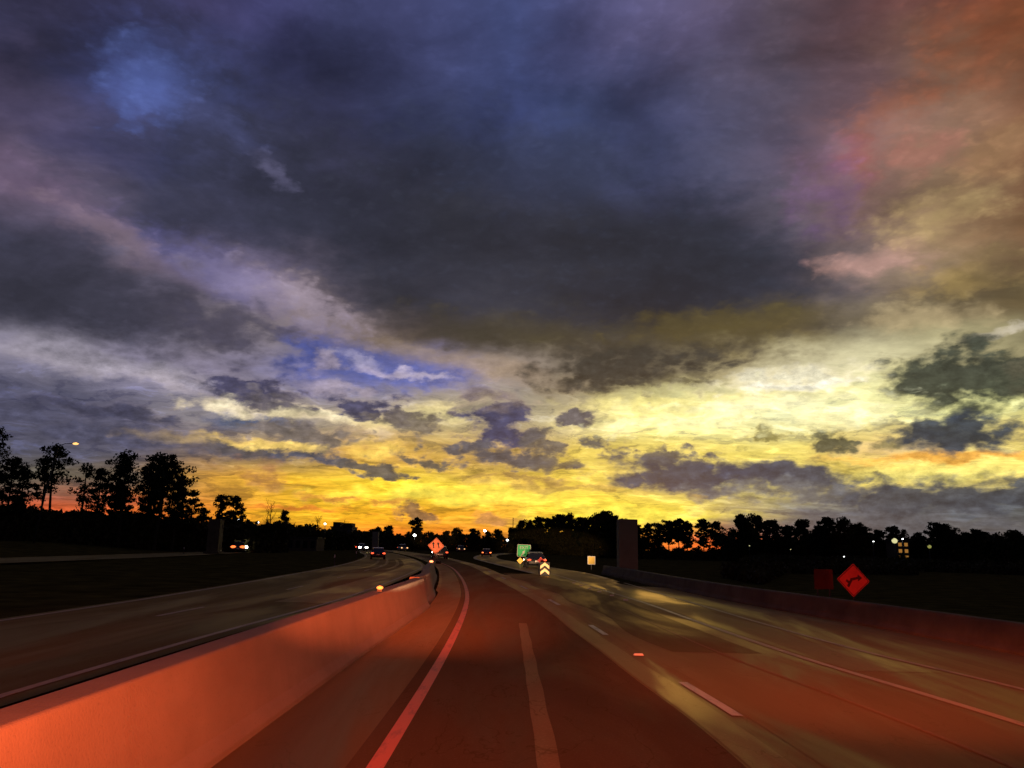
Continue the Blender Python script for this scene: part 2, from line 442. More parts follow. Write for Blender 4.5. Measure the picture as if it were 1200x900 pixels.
def beam(name, loc, az, el, energy, color, wide, high, blend):
    """spot with an oval beam: bearing, height, full width and full height in degrees"""
    a, e = R(az), R(el)
    aim = Vector(loc) + Vector((math.sin(a) * math.cos(e), math.cos(a) * math.cos(e), math.sin(e))) * 10
    o = light(name, 'SPOT', loc, aim, energy, color, spot_size=R(wide), spot_blend=blend, shadow_soft_size=0.05)
    o.scale = (1.0, math.tan(R(high / 2)) / math.tan(R(wide / 2)), 1.0)
    return o


for sx in (-0.6, 0.6):
    beam('added_red_near', (sx, 0.4, 1.60), -10, -7.5, 3500.0, RED, 136, 36, 1.0)  # added, source unknown: reddens the near road and barrier
    beam('added_red_far', (sx, 0.4, 1.60), -4.5, -3.2, 50000.0, RED, 20, 8, 1.0)  # added to carry the red glow farther along the barrier
beam('added_red_right', (0.6, 0.4, 1.60), 22, -7.0, 15000.0, RED, 50, 8, 1.0)  # added to redden the right-hand lanes
WARM = (1.0, 0.62, 0.34)
for sx in (-0.72, 0.72):
    beam('sign_beam', (sx, 1.9, 0.80), 3.0, 0.35, 130000.0, WARM, 8.4, 2.8, 0.4)  # narrow beam standing in for retroreflection, makes the gore signs glow
    beam('sign_beam', (sx, 1.9, 0.80), -5.25, 0.8, 150000.0, WARM, 3.6, 2.0, 0.4)  # likewise aimed to make the orange arrow sign glow
beam('added_sign_spot', (0.8, 1.8, 0.90), 22.75, 0.6, 4600.0, (1.0, 0.16, 0.08), 3.4, 4.0, 0.6)  # added only to light the diamond sign beyond the parapet


# ------------------------------------------------------------------ helpers
def mat(name, base, rough=0.8, noise=0.0, scale=4.0, spec=0.5, metal=0.0, bump=0.0, bump_scale=60.0, emit=None, estr=0.0, rough2=None, detail=6.0):
    m = bpy.data.materials.new(name)
    m.use_nodes = True
    g = NT(m.node_tree)
    p = m.node_tree.nodes['Principled BSDF']
    p.inputs['Base Color'].default_value = (*base, 1)
    p.inputs['Roughness'].default_value = rough
    p.inputs['Specular IOR Level'].default_value = spec
    p.inputs['Metallic'].default_value = metal
    tc = g.new('ShaderNodeTexCoord')
    if noise:
        n = g.noise(tc.outputs['Object'], scale, detail, 0.6)
        lo = [b * (1 - noise) for b in base]
        hi = [b * (1 + noise) for b in base]
        col = g.ramp(n.outputs['Fac'], [(0.3, (*lo, 1)), (0.7, (*hi, 1))])
        g.put(p.inputs['Base Color'], col)
        if rough2 is not None:
            n3 = g.noise(tc.outputs['Object'], scale * 0.35, 5.0, 0.6)
            g.put(p.inputs['Roughness'], g.maprange(n3.outputs['Fac'], 0.38, 0.62, rough, rough2))
    if bump:
        n2 = g.noise(tc.outputs['Object'], bump_scale, 4.0, 0.6)
        b = g.new('ShaderNodeBump')
        b.inputs['Strength'].default_value = bump
        b.inputs['Distance'].default_value = 0.02
        g.put(b.inputs['Height'], n2.outputs['Fac'])
        g.put(p.inputs['Normal'], b.outputs[0])
    if emit:
        p.inputs['Emission Color'].default_value = (*emit, 1)
        p.inputs['Emission Strength'].default_value = estr
        m.cycles.emission_sampling = 'NONE'
    return m


def tag(o, label=None, cat=None, group=None, kind=None):
    if label: o['label'] = label
    if cat: o['category'] = cat
    if group: o['group'] = group
    if kind: o['kind'] = kind
    return o


def empty(name, loc=(0, 0, 0), rz=0.0):
    o = bpy.data.objects.new(name, None)
    o.empty_display_size = 0.3
    COL.objects.link(o)
    o.location = loc
    o.rotation_euler = (0, 0, rz)
    return o


def link_mesh(name, me, m=None, parent=None):
    o = bpy.data.objects.new(name, me)
    COL.objects.link(o)
    if m is not None and not me.materials:
        me.materials.append(m)
    if parent is not None:
        o.parent = parent
    return o


class MB:
    """collects shapes into one mesh"""
    def __init__(self):
        self.v, self.f = [], []

    def add(self, verts, faces):
        o = len(self.v)
        self.v += [tuple(p) for p in verts]
        self.f += [tuple(i + o for i in fc) for fc in faces]
        return self

    def box(self, c, s, rot=None):
        cx, cy, cz = c
        hx, hy, hz = s[0] / 2, s[1] / 2, s[2] / 2
        vs_ = [Vector((sx * hx, sy * hy, sz * hz)) for sx in (-1, 1) for sy in (-1, 1) for sz in (-1, 1)]
        if rot is not None:
            vs_ = [rot @ p for p in vs_]
        vs_ = [(p.x + cx, p.y + cy, p.z + cz) for p in vs_]
        return self.add(vs_, [(0, 1, 3, 2), (4, 6, 7, 5), (0, 4, 5, 1), (2, 3, 7, 6), (0, 2, 6, 4), (1, 5, 7, 3)])

    def tube(self, pts, radii, n=8, cap=True):
        pts = [Vector(p) for p in pts]
        rings = []
        for i, p in enumerate(pts):
            t = (pts[min(i + 1, len(pts) - 1)] - pts[max(i - 1, 0)]).normalized()
            a = Vector((0, 0, 1)) if abs(t.z) < 0.9 else Vector((1, 0, 0))
            u = t.cross(a).normalized()
            w = t.cross(u)
            rings.append([p + (u * math.cos(k * 2 * math.pi / n) + w * math.sin(k * 2 * math.pi / n)) * radii[i] for k in range(n)])
        vs_ = [q for r_ in rings for q in r_]
        fs = []
        for i in range(len(pts) - 1):
            for k in range(n):
                k2 = (k + 1) % n
                fs.append((i * n + k, i * n + k2, (i + 1) * n + k2, (i + 1) * n + k))
        if cap:
            fs.append(tuple(range(n - 1, -1, -1)))
            fs.append(tuple((len(pts) - 1) * n + k for k in range(n)))
        return self.add(vs_, fs)

    def prism(self, poly, y0, y1):
        """polygon in xz, extruded along y"""
        n = len(poly)
        vs_ = [(p[0], y0, p[1]) for p in poly] + [(p[0], y1, p[1]) for p in poly]
        fs = [tuple(range(n)), tuple(range(2 * n - 1, n - 1, -1))]
        for i in range(n):
            j = (i + 1) % n
            fs.append((i, n + i, n + j, j))
        return self.add(vs_, fs)

    def ball(self, c, r, seg=10, rings=6):
        vs_, fs = [], []
        rx, ry, rz = r if isinstance(r, (tuple, list)) else (r, r, r)
        for i in range(rings + 1):
            t = math.pi * i / rings
            for k in range(seg):
                a = 2 * math.pi * k / seg
                vs_.append((c[0] + rx * math.sin(t) * math.cos(a), c[1] + ry * math.sin(t) * math.sin(a), c[2] + rz * math.cos(t)))
        for i in range(rings):
            for k in range(seg):
                k2 = (k + 1) % seg
                fs.append((i * seg + k, (i + 1) * seg + k, (i + 1) * seg + k2, i * seg + k2))
        return self.add(vs_, fs)

    def mesh(self, name):
        me = bpy.data.meshes.new(name)
        me.from_pydata(self.v, [], self.f)
        bm = bmesh.new()
        bm.from_mesh(me)
        bmesh.ops.remove_doubles(bm, verts=bm.verts, dist=1e-5)
        bmesh.ops.recalc_face_normals(bm, faces=bm.faces)
        bm.to_mesh(me)
        bm.free()
        return me

    def build(self, name, m, parent=None, smooth=False, bevel=0.0):
        me = self.mesh(name)
        if smooth:
            for p in me.polygons:
                p.use_smooth = True
        o = link_mesh(name, me, m, parent)
        if bevel:
            b = o.modifiers.new('bevel', 'BEVEL')
            b.width = bevel
            b.segments = 2
            b.limit_method = 'ANGLE'
        return o


def curve(tab):
    """smooth function through a table of (distance, value)"""
    ys = [t[0] for t in tab]
    vs_ = [t[1] for t in tab]
    n = len(ys)
    dd = [(vs_[i + 1] - vs_[i]) / (ys[i + 1] - ys[i]) for i in range(n - 1)]
    tg = [dd[0]] + [(dd[i - 1] + dd[i]) / 2 for i in range(1, n - 1)] + [dd[-1]]

    def f(y):
        if y <= ys[0]: return vs_[0] + tg[0] * (y - ys[0])
        if y >= ys[-1]: return vs_[-1] + tg[-1] * (y - ys[-1])
        i = max(k for k in range(n - 1) if ys[k] <= y)
        h = ys[i + 1] - ys[i]
        t = (y - ys[i]) / h
        return ((2 * t ** 3 - 3 * t ** 2 + 1) * vs_[i] + (t ** 3 - 2 * t ** 2 + t) * h * tg[i]
                + (-2 * t ** 3 + 3 * t ** 2) * vs_[i + 1] + (t ** 3 - t ** 2) * h * tg[i + 1])
    return f


def steps(a, b):
    out, y = [], a
    while y < b - 1e-3:
        out.append(y)
        y += max(0.5, abs(y) * 0.03)
    return out + [b]


def sheet(name, fl, fr, y0, y1, z, m, cols=1, label=None):
    b = MB()
    ys = steps(y0, y1)
    vs_, fs = [], []
    w = cols + 1
    for y in ys:
        l, r = fl(y), fr(y)
        for k in range(w):
            vs_.append((l + (r - l) * k / cols, y, z))
    for i in range(len(ys) - 1):
        for k in range(cols):
            fs.append((i * w + k, i * w + k + 1, (i + 1) * w + k + 1, (i + 1) * w + k))
    b.add(vs_, fs)
    return b.build(name, m)


def structure(o):
    o['kind'] = 'structure'
    return o


# ------------------------------------------------------------------ materials of the road
def road_mat(name, base, rlo, rhi, streak=0.25, spec=0.5):
    m = bpy.data.materials.new(name)
    m.use_nodes = True
    g = NT(m.node_tree)
    p = m.node_tree.nodes['Principled BSDF']
    tc = g.new('ShaderNodeTexCoord')
    o = tc.outputs['Object']
    big = g.noise(g.vmath('MULTIPLY', o, (0.9, 0.10, 1)), 1.0, 6.0, 0.6, 0.4)
    fine = g.noise(o, 55.0, 4.0, 0.7)
    f = g.math('ADD', g.math('MULTIPLY', big.outputs['Fac'], 0.8), g.math('MULTIPLY', fine.outputs['Fac'], 0.2))
    lo = (*[b * (1 - streak) for b in base], 1)
    hi = (*[b * (1 + streak) for b in base], 1)
    col = g.ramp(f, [(0.36, lo), (0.64, hi)])
    # hairline cracks and pale aggregate
    crn = g.noise(g.vmath('MULTIPLY', o, (0.8, 0.32, 1)), 1.0, 5.0, 0.55, 0.3)
    cr = g.maprange(g.math('ABSOLUTE', g.math('SUBTRACT', crn.outputs['Fac'], 0.5)), 0.0, 0.005, 0.45, 1.0)
    ag = g.noise(o, 38.0, 2.0, 0.5)
    agk = g.maprange(ag.outputs['Fac'], 0.55, 0.75, 1.0, 1.55, 'LINEAR')
    kk = g.math('MULTIPLY', cr, agk)
    g.put(p.inputs['Base Color'], g.vmath('MULTIPLY', col, g.comb(kk, kk, kk)))
    wet = g.noise(g.vmath('MULTIPLY', o, (0.5, 0.07, 1)), 1.0, 5.0, 0.62, 0.8)
    g.put(p.inputs['Roughness'], g.maprange(wet.outputs['Fac'], 0.42, 0.6, rhi, rlo))
    p.inputs['Specular IOR Level'].default_value = 0.0
    bmp = g.new('ShaderNodeBump')
    bmp.inputs['Strength'].default_value = 0.35
    bmp.inputs['Distance'].default_value = 0.006
    grit = g.noise(o, 140.0, 3.0, 0.6)
    g.put(bmp.inputs['Height'], grit.outputs['Fac'])
    g.put(p.inputs['Normal'], bmp.outputs[0])
    # gloss tinted brown to warm the reflected sky, growing towards grazing view
    gl = g.new('ShaderNodeBsdfGlossy')
    gl.inputs['Color'].default_value = (1.0, 0.78, 0.33, 1)
    g.put(gl.inputs['Roughness'], g.maprange(wet.outputs['Fac'], 0.42, 0.6, rhi, rlo))
    lw = g.new('ShaderNodeLayerWeight')
    lw.inputs['Blend'].default_value = 0.5
    k = g.math('POWER', lw.outputs['Facing'], 3.0)
    k = g.math('MULTIPLY', k, g.maprange(wet.outputs['Fac'], 0.40, 0.62, spec * 0.75, spec * 1.2))
    ms = g.new('ShaderNodeMixShader')
    g.put(ms.inputs[0], k)
    m.node_tree.links.new(p.outputs[0], ms.inputs[1])
    m.node_tree.links.new(gl.outputs[0], ms.inputs[2])
    m.node_tree.links.new(ms.outputs[0], m.node_tree.nodes['Material Output'].inputs['Surface'])
    return m


def paint_mat(name, base):
    m = bpy.data.materials.new(name)
    m.use_nodes = True
    g = NT(m.node_tree)
    p = m.node_tree.nodes['Principled BSDF']
    tc = g.new('ShaderNodeTexCoord')
    o = tc.outputs['Object']
    n = g.noise(g.vmath('MULTIPLY', o, (6.0, 1.2, 1)), 1.0, 7.0, 0.7)
    worn = tuple(b * 0.55 for b in base)
    g.put(p.inputs['Base Color'], g.ramp(n.outputs['Fac'], [(0.33, (*worn, 1)), (0.5, (*base, 1))]))
    p.inputs['Roughness'].default_value = 0.55
    return m


def barrier_mat():
    m = bpy.data.materials.new('barrier_concrete')
    m.use_nodes = True
    g = NT(m.node_tree)
    p = m.node_tree.nodes['Principled BSDF']
    o = g.new('ShaderNodeTexCoord').outputs['Object']
    blotch = g.noise(g.vmath('MULTIPLY', o, (1.0, 0.7, 1.5)), 1.0, 6.0, 0.6)
    drip = g.noise(g.vmath('MULTIPLY', o, (1.0, 1.6, 0.5)), 1.0, 5.0, 0.6)
    pit = g.noise(o, 45.0, 3.0, 0.6)
    col = g.ramp(blotch.outputs['Fac'], [(0.32, (0.225, 0.200, 0.160, 1)), (0.68, (0.275, 0.248, 0.20, 1))])
    k = g.math('MULTIPLY', g.maprange(drip.outputs['Fac'], 0.38, 0.62, 0.96, 1.02), g.maprange(pit.outputs['Fac'], 0.28, 0.42, 0.82, 1.0))
    g.put(p.inputs['Base Color'], g.vmath('MULTIPLY', col, g.comb(k, k, k)))
    p.inputs['Roughness'].default_value = 0.9
    p.inputs['Specular IOR Level'].default_value = 0.15
    b = g.new('ShaderNodeBump')
    b.inputs['Strength'].default_value = 0.2
    b.inputs['Distance'].default_value = 0.015
    g.put(b.inputs['Height'], pit.outputs['Fac'])
    g.put(p.inputs['Normal'], b.outputs[0])
    return m


M = {
    'asphalt': road_mat('asphalt', (0.062, 0.048, 0.030), 0.40, 0.66, 0.3, 0.46),
    'overlay': road_mat('asphalt_overlay', (0.058, 0.046, 0.034), 0.60, 0.80, 0.25, 0.17),
    'old_concrete': road_mat('old_concrete', (0.13, 0.11, 0.065), 0.34, 0.54, 0.3, 0.44),
    'left_road': road_mat('left_road', (0.058, 0.047, 0.022), 0.45, 0.68, 0.3, 0.30),
    'scar': road_mat('scar', (0.15, 0.12, 0.07), 0.5, 0.7, 0.3, 0.30),
    'tar': road_mat('tar', (0.018, 0.017, 0.016), 0.5, 0.7, 0.2),
    'white_paint': paint_mat('white_paint', (0.48, 0.42, 0.30)),
    'yellow_paint': paint_mat('yellow_paint', (0.72, 0.19, 0.05)),
    'dull_paint': paint_mat('dull_paint', (0.50, 0.34, 0.13)),
    'concrete': barrier_mat(),
    'dark_concrete': mat('mottled_dark_concrete', (0.105, 0.088, 0.055), 0.85, 0.35, 0.9, 0.3, bump=0.35, bump_scale=40),  # mottled; base darkened so the parapet passes for unlit
    'pier': mat('pier_concrete', (0.30, 0.27, 0.17), 0.9, 0.15, 0.8, 0.1, bump=0.2, bump_scale=30),
    'chevron_sheet': mat('chevron_sheet', (0.70, 0.50, 0.24), 0.5, 0.1, 3.0, 0.3),
    'grass': mat('grass', (0.075, 0.060, 0.018), 0.95, 0.5, 0.6, 0.0, bump=0.8, bump_scale=9),
    'shaded_soil': mat('shaded_soil', (0.010, 0.008, 0.005), 0.95, 0.5, 1.5, 0.0, bump=0.8, bump_scale=9),  # median soil blackened to carry the barrier's shade
    'bark': mat('bark', (0.040, 0.028, 0.018), 0.9, 0.4, 6.0, 0.2),
    'needles': mat('pine_needles', (0.020, 0.028, 0.010), 0.8, 0.45, 0.5, 0.2),
    'leaves': mat('broad_leaves', (0.050, 0.044, 0.014), 0.8, 0.45, 0.5, 0.2),
    'bare': mat('bare_twigs', (0.045, 0.030, 0.020), 0.9, 0.3, 2.0, 0.1),
    'steel': mat('galvanised_steel', (0.30, 0.30, 0.29), 0.5, 0.15, 8.0, 0.5, 0.6),
    'dark_steel': mat('dark_steel', (0.05, 0.05, 0.05), 0.6, 0.15, 8.0, 0.4, 0.3),
    'orange_sheet': mat('orange_sign_sheet', (0.85, 0.16, 0.05), 0.5, 0.12, 3.0, 0.3),
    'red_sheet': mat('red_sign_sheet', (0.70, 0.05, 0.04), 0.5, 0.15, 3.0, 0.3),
    'green_sheet': mat('green_sign_sheet', (0.02, 0.72, 0.20), 0.5, 0.08, 3.0, 0.3),
    'white_sheet': mat('white_sign_sheet', (0.85, 0.82, 0.74), 0.5, 0.06, 3.0, 0.3),
    'yellow_sheet': mat('yellow_sign_sheet', (0.88, 0.62, 0.10), 0.5, 0.08, 3.0, 0.3),
    'dim_orange': mat('dark_orange_sheet', (0.11, 0.022, 0.011), 0.7, 0.2, 2.0, 0.2),  # evenly darkened orange
    'black_sheet': mat('black_sign_ink', (0.012, 0.012, 0.012), 0.6, 0.2, 4.0, 0.2),
    'faded_ink': mat('faded_sign_ink', (0.10, 0.012, 0.010), 0.7, 0.4, 9.0, 0.2),
    'glass': mat('car_glass', (0.015, 0.017, 0.02), 0.08, 0.0, 1.0, 0.6),
    'tyre': mat('tyre_rubber', (0.02, 0.02, 0.02), 0.9, 0.2, 8.0, 0.2),
    'rim': mat('wheel_rim', (0.35, 0.35, 0.36), 0.35, 0.1, 6.0, 0.5, 0.8),
    'plastic': mat('dark_plastic', (0.03, 0.03, 0.03), 0.6, 0.2, 6.0, 0.4),
    'wall': mat('building_wall', (0.10, 0.08, 0.06), 0.9, 0.2, 0.6, 0.2),
    'roofing': mat('flat_roofing', (0.05, 0.045, 0.04), 0.9, 0.2, 0.8, 0.2),
    'dark_pane': mat('window_pane', (0.02, 0.02, 0.025), 0.1, 0.0, 1.0, 0.6),
    'tail': mat('tail_lamp_lens', (0.5, 0.02, 0.01), 0.4, emit=(1.0, 0.09, 0.03), estr=2.6),
    'tail_hot': mat('brake_lamp_lens', (0.5, 0.05, 0.01), 0.4, emit=(1.0, 0.15, 0.03), estr=4.5),
    'glare': mat('glaring_lamp_lens', (0.8, 0.4, 0.1), 0.4, emit=(1.0, 0.17, 0.035), estr=2.2),
    'head': mat('head_lamp_lens', (0.8, 0.8, 0.75), 0.3, emit=(1.0, 0.92, 0.78), estr=26.0),
    'head_warm': mat('warm_head_lamp_lens', (0.8, 0.7, 0.5), 0.3, emit=(1.0, 0.50, 0.20), estr=2.0),
    'amber': mat('amber_reflector_lens', (0.8, 0.4, 0.05), 0.4, emit=(1.0, 0.34, 0.07), estr=1.5),  # emission stands in for a reflector catching headlights
    'red_reflector': mat('red_reflector_lens', (0.7, 0.1, 0.05), 0.4, emit=(1.0, 0.22, 0.08), estr=4.0),  # emission standing in for a red reflector's return
    'lamp_white': mat('white_street_lamp_lens', (0.9, 0.9, 0.9), 0.3, emit=(0.95, 0.98, 0.95), estr=7.0),
    'lamp_bright': mat('bright_street_lamp_lens', (0.9, 0.9, 0.9), 0.3, emit=(1.0, 0.96, 0.84), estr=30.0),
    'lamp_sodium': mat('sodium_lamp_lens', (0.9, 0.6, 0.3), 0.3, emit=(1.0, 0.52, 0.16), estr=1.7),
    'lamp_dim': mat('dim_lamp_lens', (0.8, 0.8, 0.6), 0.3, emit=(0.9, 0.85, 0.40), estr=0.8),
    'lamp_faint': mat('faint_lamp_lens', (0.8, 0.8, 0.6), 0.3, emit=(0.55, 0.55, 0.12), estr=0.45),
    'lit_window': mat('lit_window_pane', (0.5, 0.3, 0.1), 0.4, emit=(1.0, 0.44, 0.08), estr=0.30),
}

# ------------------------------------------------------------------ ground, roads, markings
edge_left = curve([(-12, -1.12), (0, -1.12), (16, -1.09), (28, -1.38), (36, -1.82), (51, -2.98), (71, -4.95), (97, -8.6), (128, -13.6), (162, -19.8), (240, -36.0), (330, -60)])
lane_right = curve([(-12, 2.85), (0, 2.80), (9.4, 2.68), (12, 2.53), (18.4, 2.16), (28.5, 1.62), (36, 0.98), (54, -0.72), (73, -2.5), (97, -5.5), (128, -10.0), (162, -16.0), (240, -32.0), (330, -56)])
edge_r1 = curve([(-12, 6.3), (0, 6.05), (9.5, 5.85), (15, 5.34), (22, 5.06), (29, 4.88), (39, 4.25), (53, 3.6), (65, 2.6), (78, 1.2), (97, -0.7), (129, -3.6)])
edge_r2 = curve([(-12, 8.1), (0, 7.8), (12, 7.40), (16, 6.95), (22, 6.75), (29, 6.70), (39, 6.6), (50, 6.5)])
wall_r = curve([(-12, 10.9), (0, 10.6), (16, 9.95), (22, 9.45), (31, 8.45), (42, 7.95), (52, 7.8), (64, 7.3)])
left_in = curve([(-12, -5.85), (0, -5.85), (15, -5.95), (27, -5.65), (39, -5.9), (54, -6.5), (71, -7.5), (97, -11.0), (128, -16.2), (162, -22.5), (240, -39.0), (330, -63)])
left_out = curve([(-12, -11.4), (0, -11.4), (18, -11.4), (28, -11.6), (50, -12.9), (72, -14.7), (104, -18.6), (128, -22.4), (162, -29.0), (240, -45.5), (330, -69.5)])
barrier_l = curve([(-12, -2.43), (0, -2.43), (12, -2.43), (25, -2.34), (30, -2.42), (36, -3.02), (51, -4.2), (60, -5.2)])
front_n = curve([(-20, -34), (57, -35.6), (93, -38.5), (183, -52), (300, -80), (420, -120)])
ramp_l = curve([(40, 3.2), (48, 3.0), (53, 2.47), (65, 1.0), (78, -0.5), (97, -2.6), (118, -4.8), (130, -5.6), (150, -6.2), (170, -6.3), (185, -5.9), (220, -3.0), (257, 1.2), (318, 14.7)])
ramp_r = curve([(40, 6.2), (50, 6.5), (62.6, 6.1), (73, 4.9), (92, 2.4), (118, -0.7), (130, -1.6), (150, -2.2), (170, -2.3), (185, -1.9), (220, 1.0), (257, 5.4), (318, 19.0)])


def ground_z(x, y):
    base = -0.10
    # the verge falls away behind the right hand wall
    w = wall_r(min(max(y, -12), 64)) + 0.9
    if y < 75:
        t = min(max((x - w) / 7.0, 0), 1)
        k = 1.0
    else:
        t = min(max((x - (w + (y - 75) * 0.06)) / 7.0, 0), 1)
        k = max(0.35, 1 - (y - 75) / 150)
    base -= 1.45 * k * t * t * (3 - 2 * t)
    # low bank carrying the far left service road
    t = min(max((-x - 44 - max(0, y - 110) * 0.32) / 26.0, 0), 1)
    base += 1.3 * t * t * (3 - 2 * t) * min(max((y - 10) / 50, 0), 1)
    return base


def build_ground():
    xs = [-3000, -1500, -700, -400, -260, -180] + list(np.arange(-130, 131, 2.0)) + [180, 260, 400, 700, 1500, 3000]
    ys = [-400, -150, -60] + list(np.arange(-20, 130, 3.0)) + list(np.arange(130, 300, 10.0)) + [320, 360, 420, 500, 700, 1200, 2500, 5000]
    rng = random.Random(4)
    vs_, fs = [], []
    for y in ys:
        for x in xs:
            z = ground_z(x, y)
            if x < -12 or x > 12:
                z += rng.uniform(-0.05, 0.03)
            vs_.append((x, y, z))
    w = len(xs)
    for j in range(len(ys) - 1):
        for i in range(w - 1):
            fs.append((j * w + i, j * w + i + 1, (j + 1) * w + i + 1, (j + 1) * w + i))
    me = bpy.data.meshes.new('ground')
    me.from_pydata(vs_, [], fs)
    o = link_mesh('ground', me, M['grass'])
    structure(o)


build_ground()

# carriageway being driven on
structure(sheet('road', lambda y: (barrier_l(min(y, 34)) - 0.10 if y < 34 else edge_left(y) - 1.3), lambda y: (wall_r(y) + 0.15 if y < 42 else max(lane_right(y) + 0.5, edge_r1(min(y, 60)) + 2.4 - max(0, y - 42) * 0.45)), -12, 330, 0.0, M['asphalt'], 4))
structure(sheet('road_overlay', lambda y: edge_left(y) - 0.25, lambda y: lane_right(y) - 0.62 + 0.012 * math.sin(y * 0.9), -12, 150, 0.004, M['overlay'], 2))
structure(sheet('pavement_strip', lambda y: lane_right(y) - 0.58 + 0.012 * math.sin(y * 0.9), lambda y: lane_right(y) - 0.16 + 0.01 * math.sin(y * 1.7), -12, 120, 0.004, M['old_concrete'], 1))
structure(sheet('pavement_seam', lambda y: lane_right(y) + 0.10, lambda y: lane_right(y) + 0.22 + 0.015 * math.sin(y * 0.7), -12, 60, 0.004, M['tar'], 1))
structure(sheet('pavement_patch', lambda y: edge_r1(y) + 0.16, lambda y: edge_r2(y) - 0.14 - 0.3 * math.sin(y * 0.45) ** 2, 13.5, 47, 0.004, M['old_concrete'], 1))
structure(sheet('pavement_patch', lambda y: lane_right(y) + 0.75 + 0.15 * math.sin(y * 0.6), lambda y: edge_r1(y) - 0.55, 15.5, 58, 0.004, M['left_road'], 1))
structure(sheet('left_shoulder', lambda y: edge_left(y) - 1.15, lambda y: edge_left(y) - 0.28, 14, 120, 0.004, M['scar'], 1))
structure(sheet('exit_ramp', ramp_l, ramp_r, 47, 318, 0.006, M['old_concrete'], 2))
# the opposite-side carriageway beyond the median
structure(sheet('road', lambda y: left_out(y) - 0.2, lambda y: left_in(y) + 0.35, -12, 330, 0.0, M['left_road'], 3))
structure(sheet('pavement_strip', lambda y: left_in(y) - 1.7, lambda y: left_in(y) + 0.30, 26, 110, 0.004, M['old_concrete'], 1))
structure(sheet('median_strip', lambda y: left_in(y) + 0.33, lambda y: barrier_l(y) - 0.45 if y < 58 else edge_left(y) - 1.4, -12, 62, -0.03, M['shaded_soil'], 1))
# service road on the far left
structure(sheet('service_road', lambda y: front_n(y) - 8.0, lambda y: front_n(y), -20, 330, 0.0, M['left_road'], 2))


def stripe(f, off, width, y0, y1, m, name='lane_line', z=0.009):
    return structure(sheet(name, lambda y: f(y) + off - width / 2, lambda y: f(y) + off + width / 2, y0, y1, z, m, 1))


stripe(edge_left, 0, 0.15, -12, 170, M['yellow_paint'], 'edge_line')
for a, b in ((-9, -6), (0.5, 3.5), (9.7, 12.0), (18.2, 20.4), (27.2, 30.0), (37, 40), (48, 51), (60, 63), (73, 76)):
    stripe(lane_right, 0, 0.13, a, b, M['white_paint'], 'lane_dash')
stripe(edge_r1, 0, 0.14, -12, 62, M['dull_paint'], 'edge_line')
stripe(edge_r2, 0, 0.12, -12, 46, M['dull_paint'], 'edge_line')
stripe(edge_r1, -1.35, 0.07, -12, 26, M['scar'], 'worn_line', 0.0085)
stripe(lane_right, 0.02, 0.16, 78, 200, M['dull_paint'], 'edge_line')
stripe(left_in, 0, 0.14, -12, 200, M['dull_paint'], 'edge_line')
stripe(left_out, 0.1, 0.13, -12, 200, M['dull_paint'], 'edge_line')
for k in range(14):
    y0 = -4 + k * 12.2
    stripe(lambda y: (left_in(y) + left_out(y)) / 2, 0, 0.12, y0, y0 + 3.0, M['dull_paint'], 'lane_dash')
for off in (-1.2, -2.3, -3.4, -4.4):
    stripe(left_in, off, 0.30, 62, 104, M['old_concrete'], 'sheen_stripe', 0.0085)  # pale stripes painting in the sheen on this carriageway
stripe(ramp_l, 0.25, 0.5, 60, 300, M['dull_paint'], 'edge_line', 0.011)
stripe(ramp_r, -0.2, 0.14, 52, 300, M['dull_paint'], 'edge_line', 0.011)
# ground-off old lane line in the middle of the lane
structure(sheet('ground_off_line', lambda y: 0.29 + 0.006 * math.sin(y * 3.1), lambda y: 0.49 + 0.008 * math.sin(y * 2.3 + 1), -10, 20.5, 0.009, M['scar'], 1))


# ------------------------------------------------------------------ concrete barriers
def sweep(profile, f, y0, y1, name, m, parent=None, zoff=0.0, hs=1.0):
    """profile: (offset, height) pairs, swept along the line f(y)"""
    ys = steps(y0, y1)
    n = len(profile)
    vs_, fs = [], []
    for y in ys:
        for (dx, z) in profile:
            vs_.append((f(y) + dx, y, z * hs + zoff))
    for i in range(len(ys) - 1):
        for k in range(n - 1):
            fs.append((i * n + k, i * n + k + 1, (i + 1) * n + k + 1, (i + 1) * n + k))
    fs.append(tuple(range(n)))
    fs.append(tuple((len(ys) - 1) * n + k for k in range(n - 1, -1, -1)))
    b = MB()
    b.add(vs_, fs)
    o = b.build(name, m, parent)
    bv = o.modifiers.new('bevel', 'BEVEL')
    bv.width = 0.012
    bv.segments = 2
    bv.limit_method = 'ANGLE'
    return o


# profile measured from the face the traffic sees (offset 0 at the foot)
def jersey(side):
    p = [(0, -0.1), (0, 0.06), (0.08, 0.18), (0.22, 0.80), (0.23, 0.845), (0.25, 0.86), (0.53, 0.86), (0.55, 0.84), (0.56, 0.78), (0.66, 0.20), (0.72, 0.06), (0.72, -0.1)]
    return [(-side * a, b) for a, b in p] if side > 0 else p


bar = sweep(jersey(1), barrier_l, -12, 25.0, 'concrete_barrier', M['concrete'])
tag(bar, 'long pale concrete barrier beside the left shoulder, lit red', 'barrier')
bar2 = sweep(jersey(1), lambda y: barrier_l(y) - 0.22, 25.9, 50.0, 'concrete_barrier', M['concrete'])
tag(bar2, 'shorter concrete barrier segment farther on, where the road bends left', 'barrier')
low = [(0, -0.1), (0, 0.05), (0.07, 0.16), (0.15, 0.52), (0.17, 0.56), (0.19, 0.58), (0.40, 0.58), (0.42, 0.56), (0.44, 0.5), (0.5, -1.6)]
bar3 = sweep(low, wall_r, -12, 64, 'parapet_wall', M['dark_concrete'])
tag(bar3, 'low dark concrete parapet along the right shoulder', 'wall')


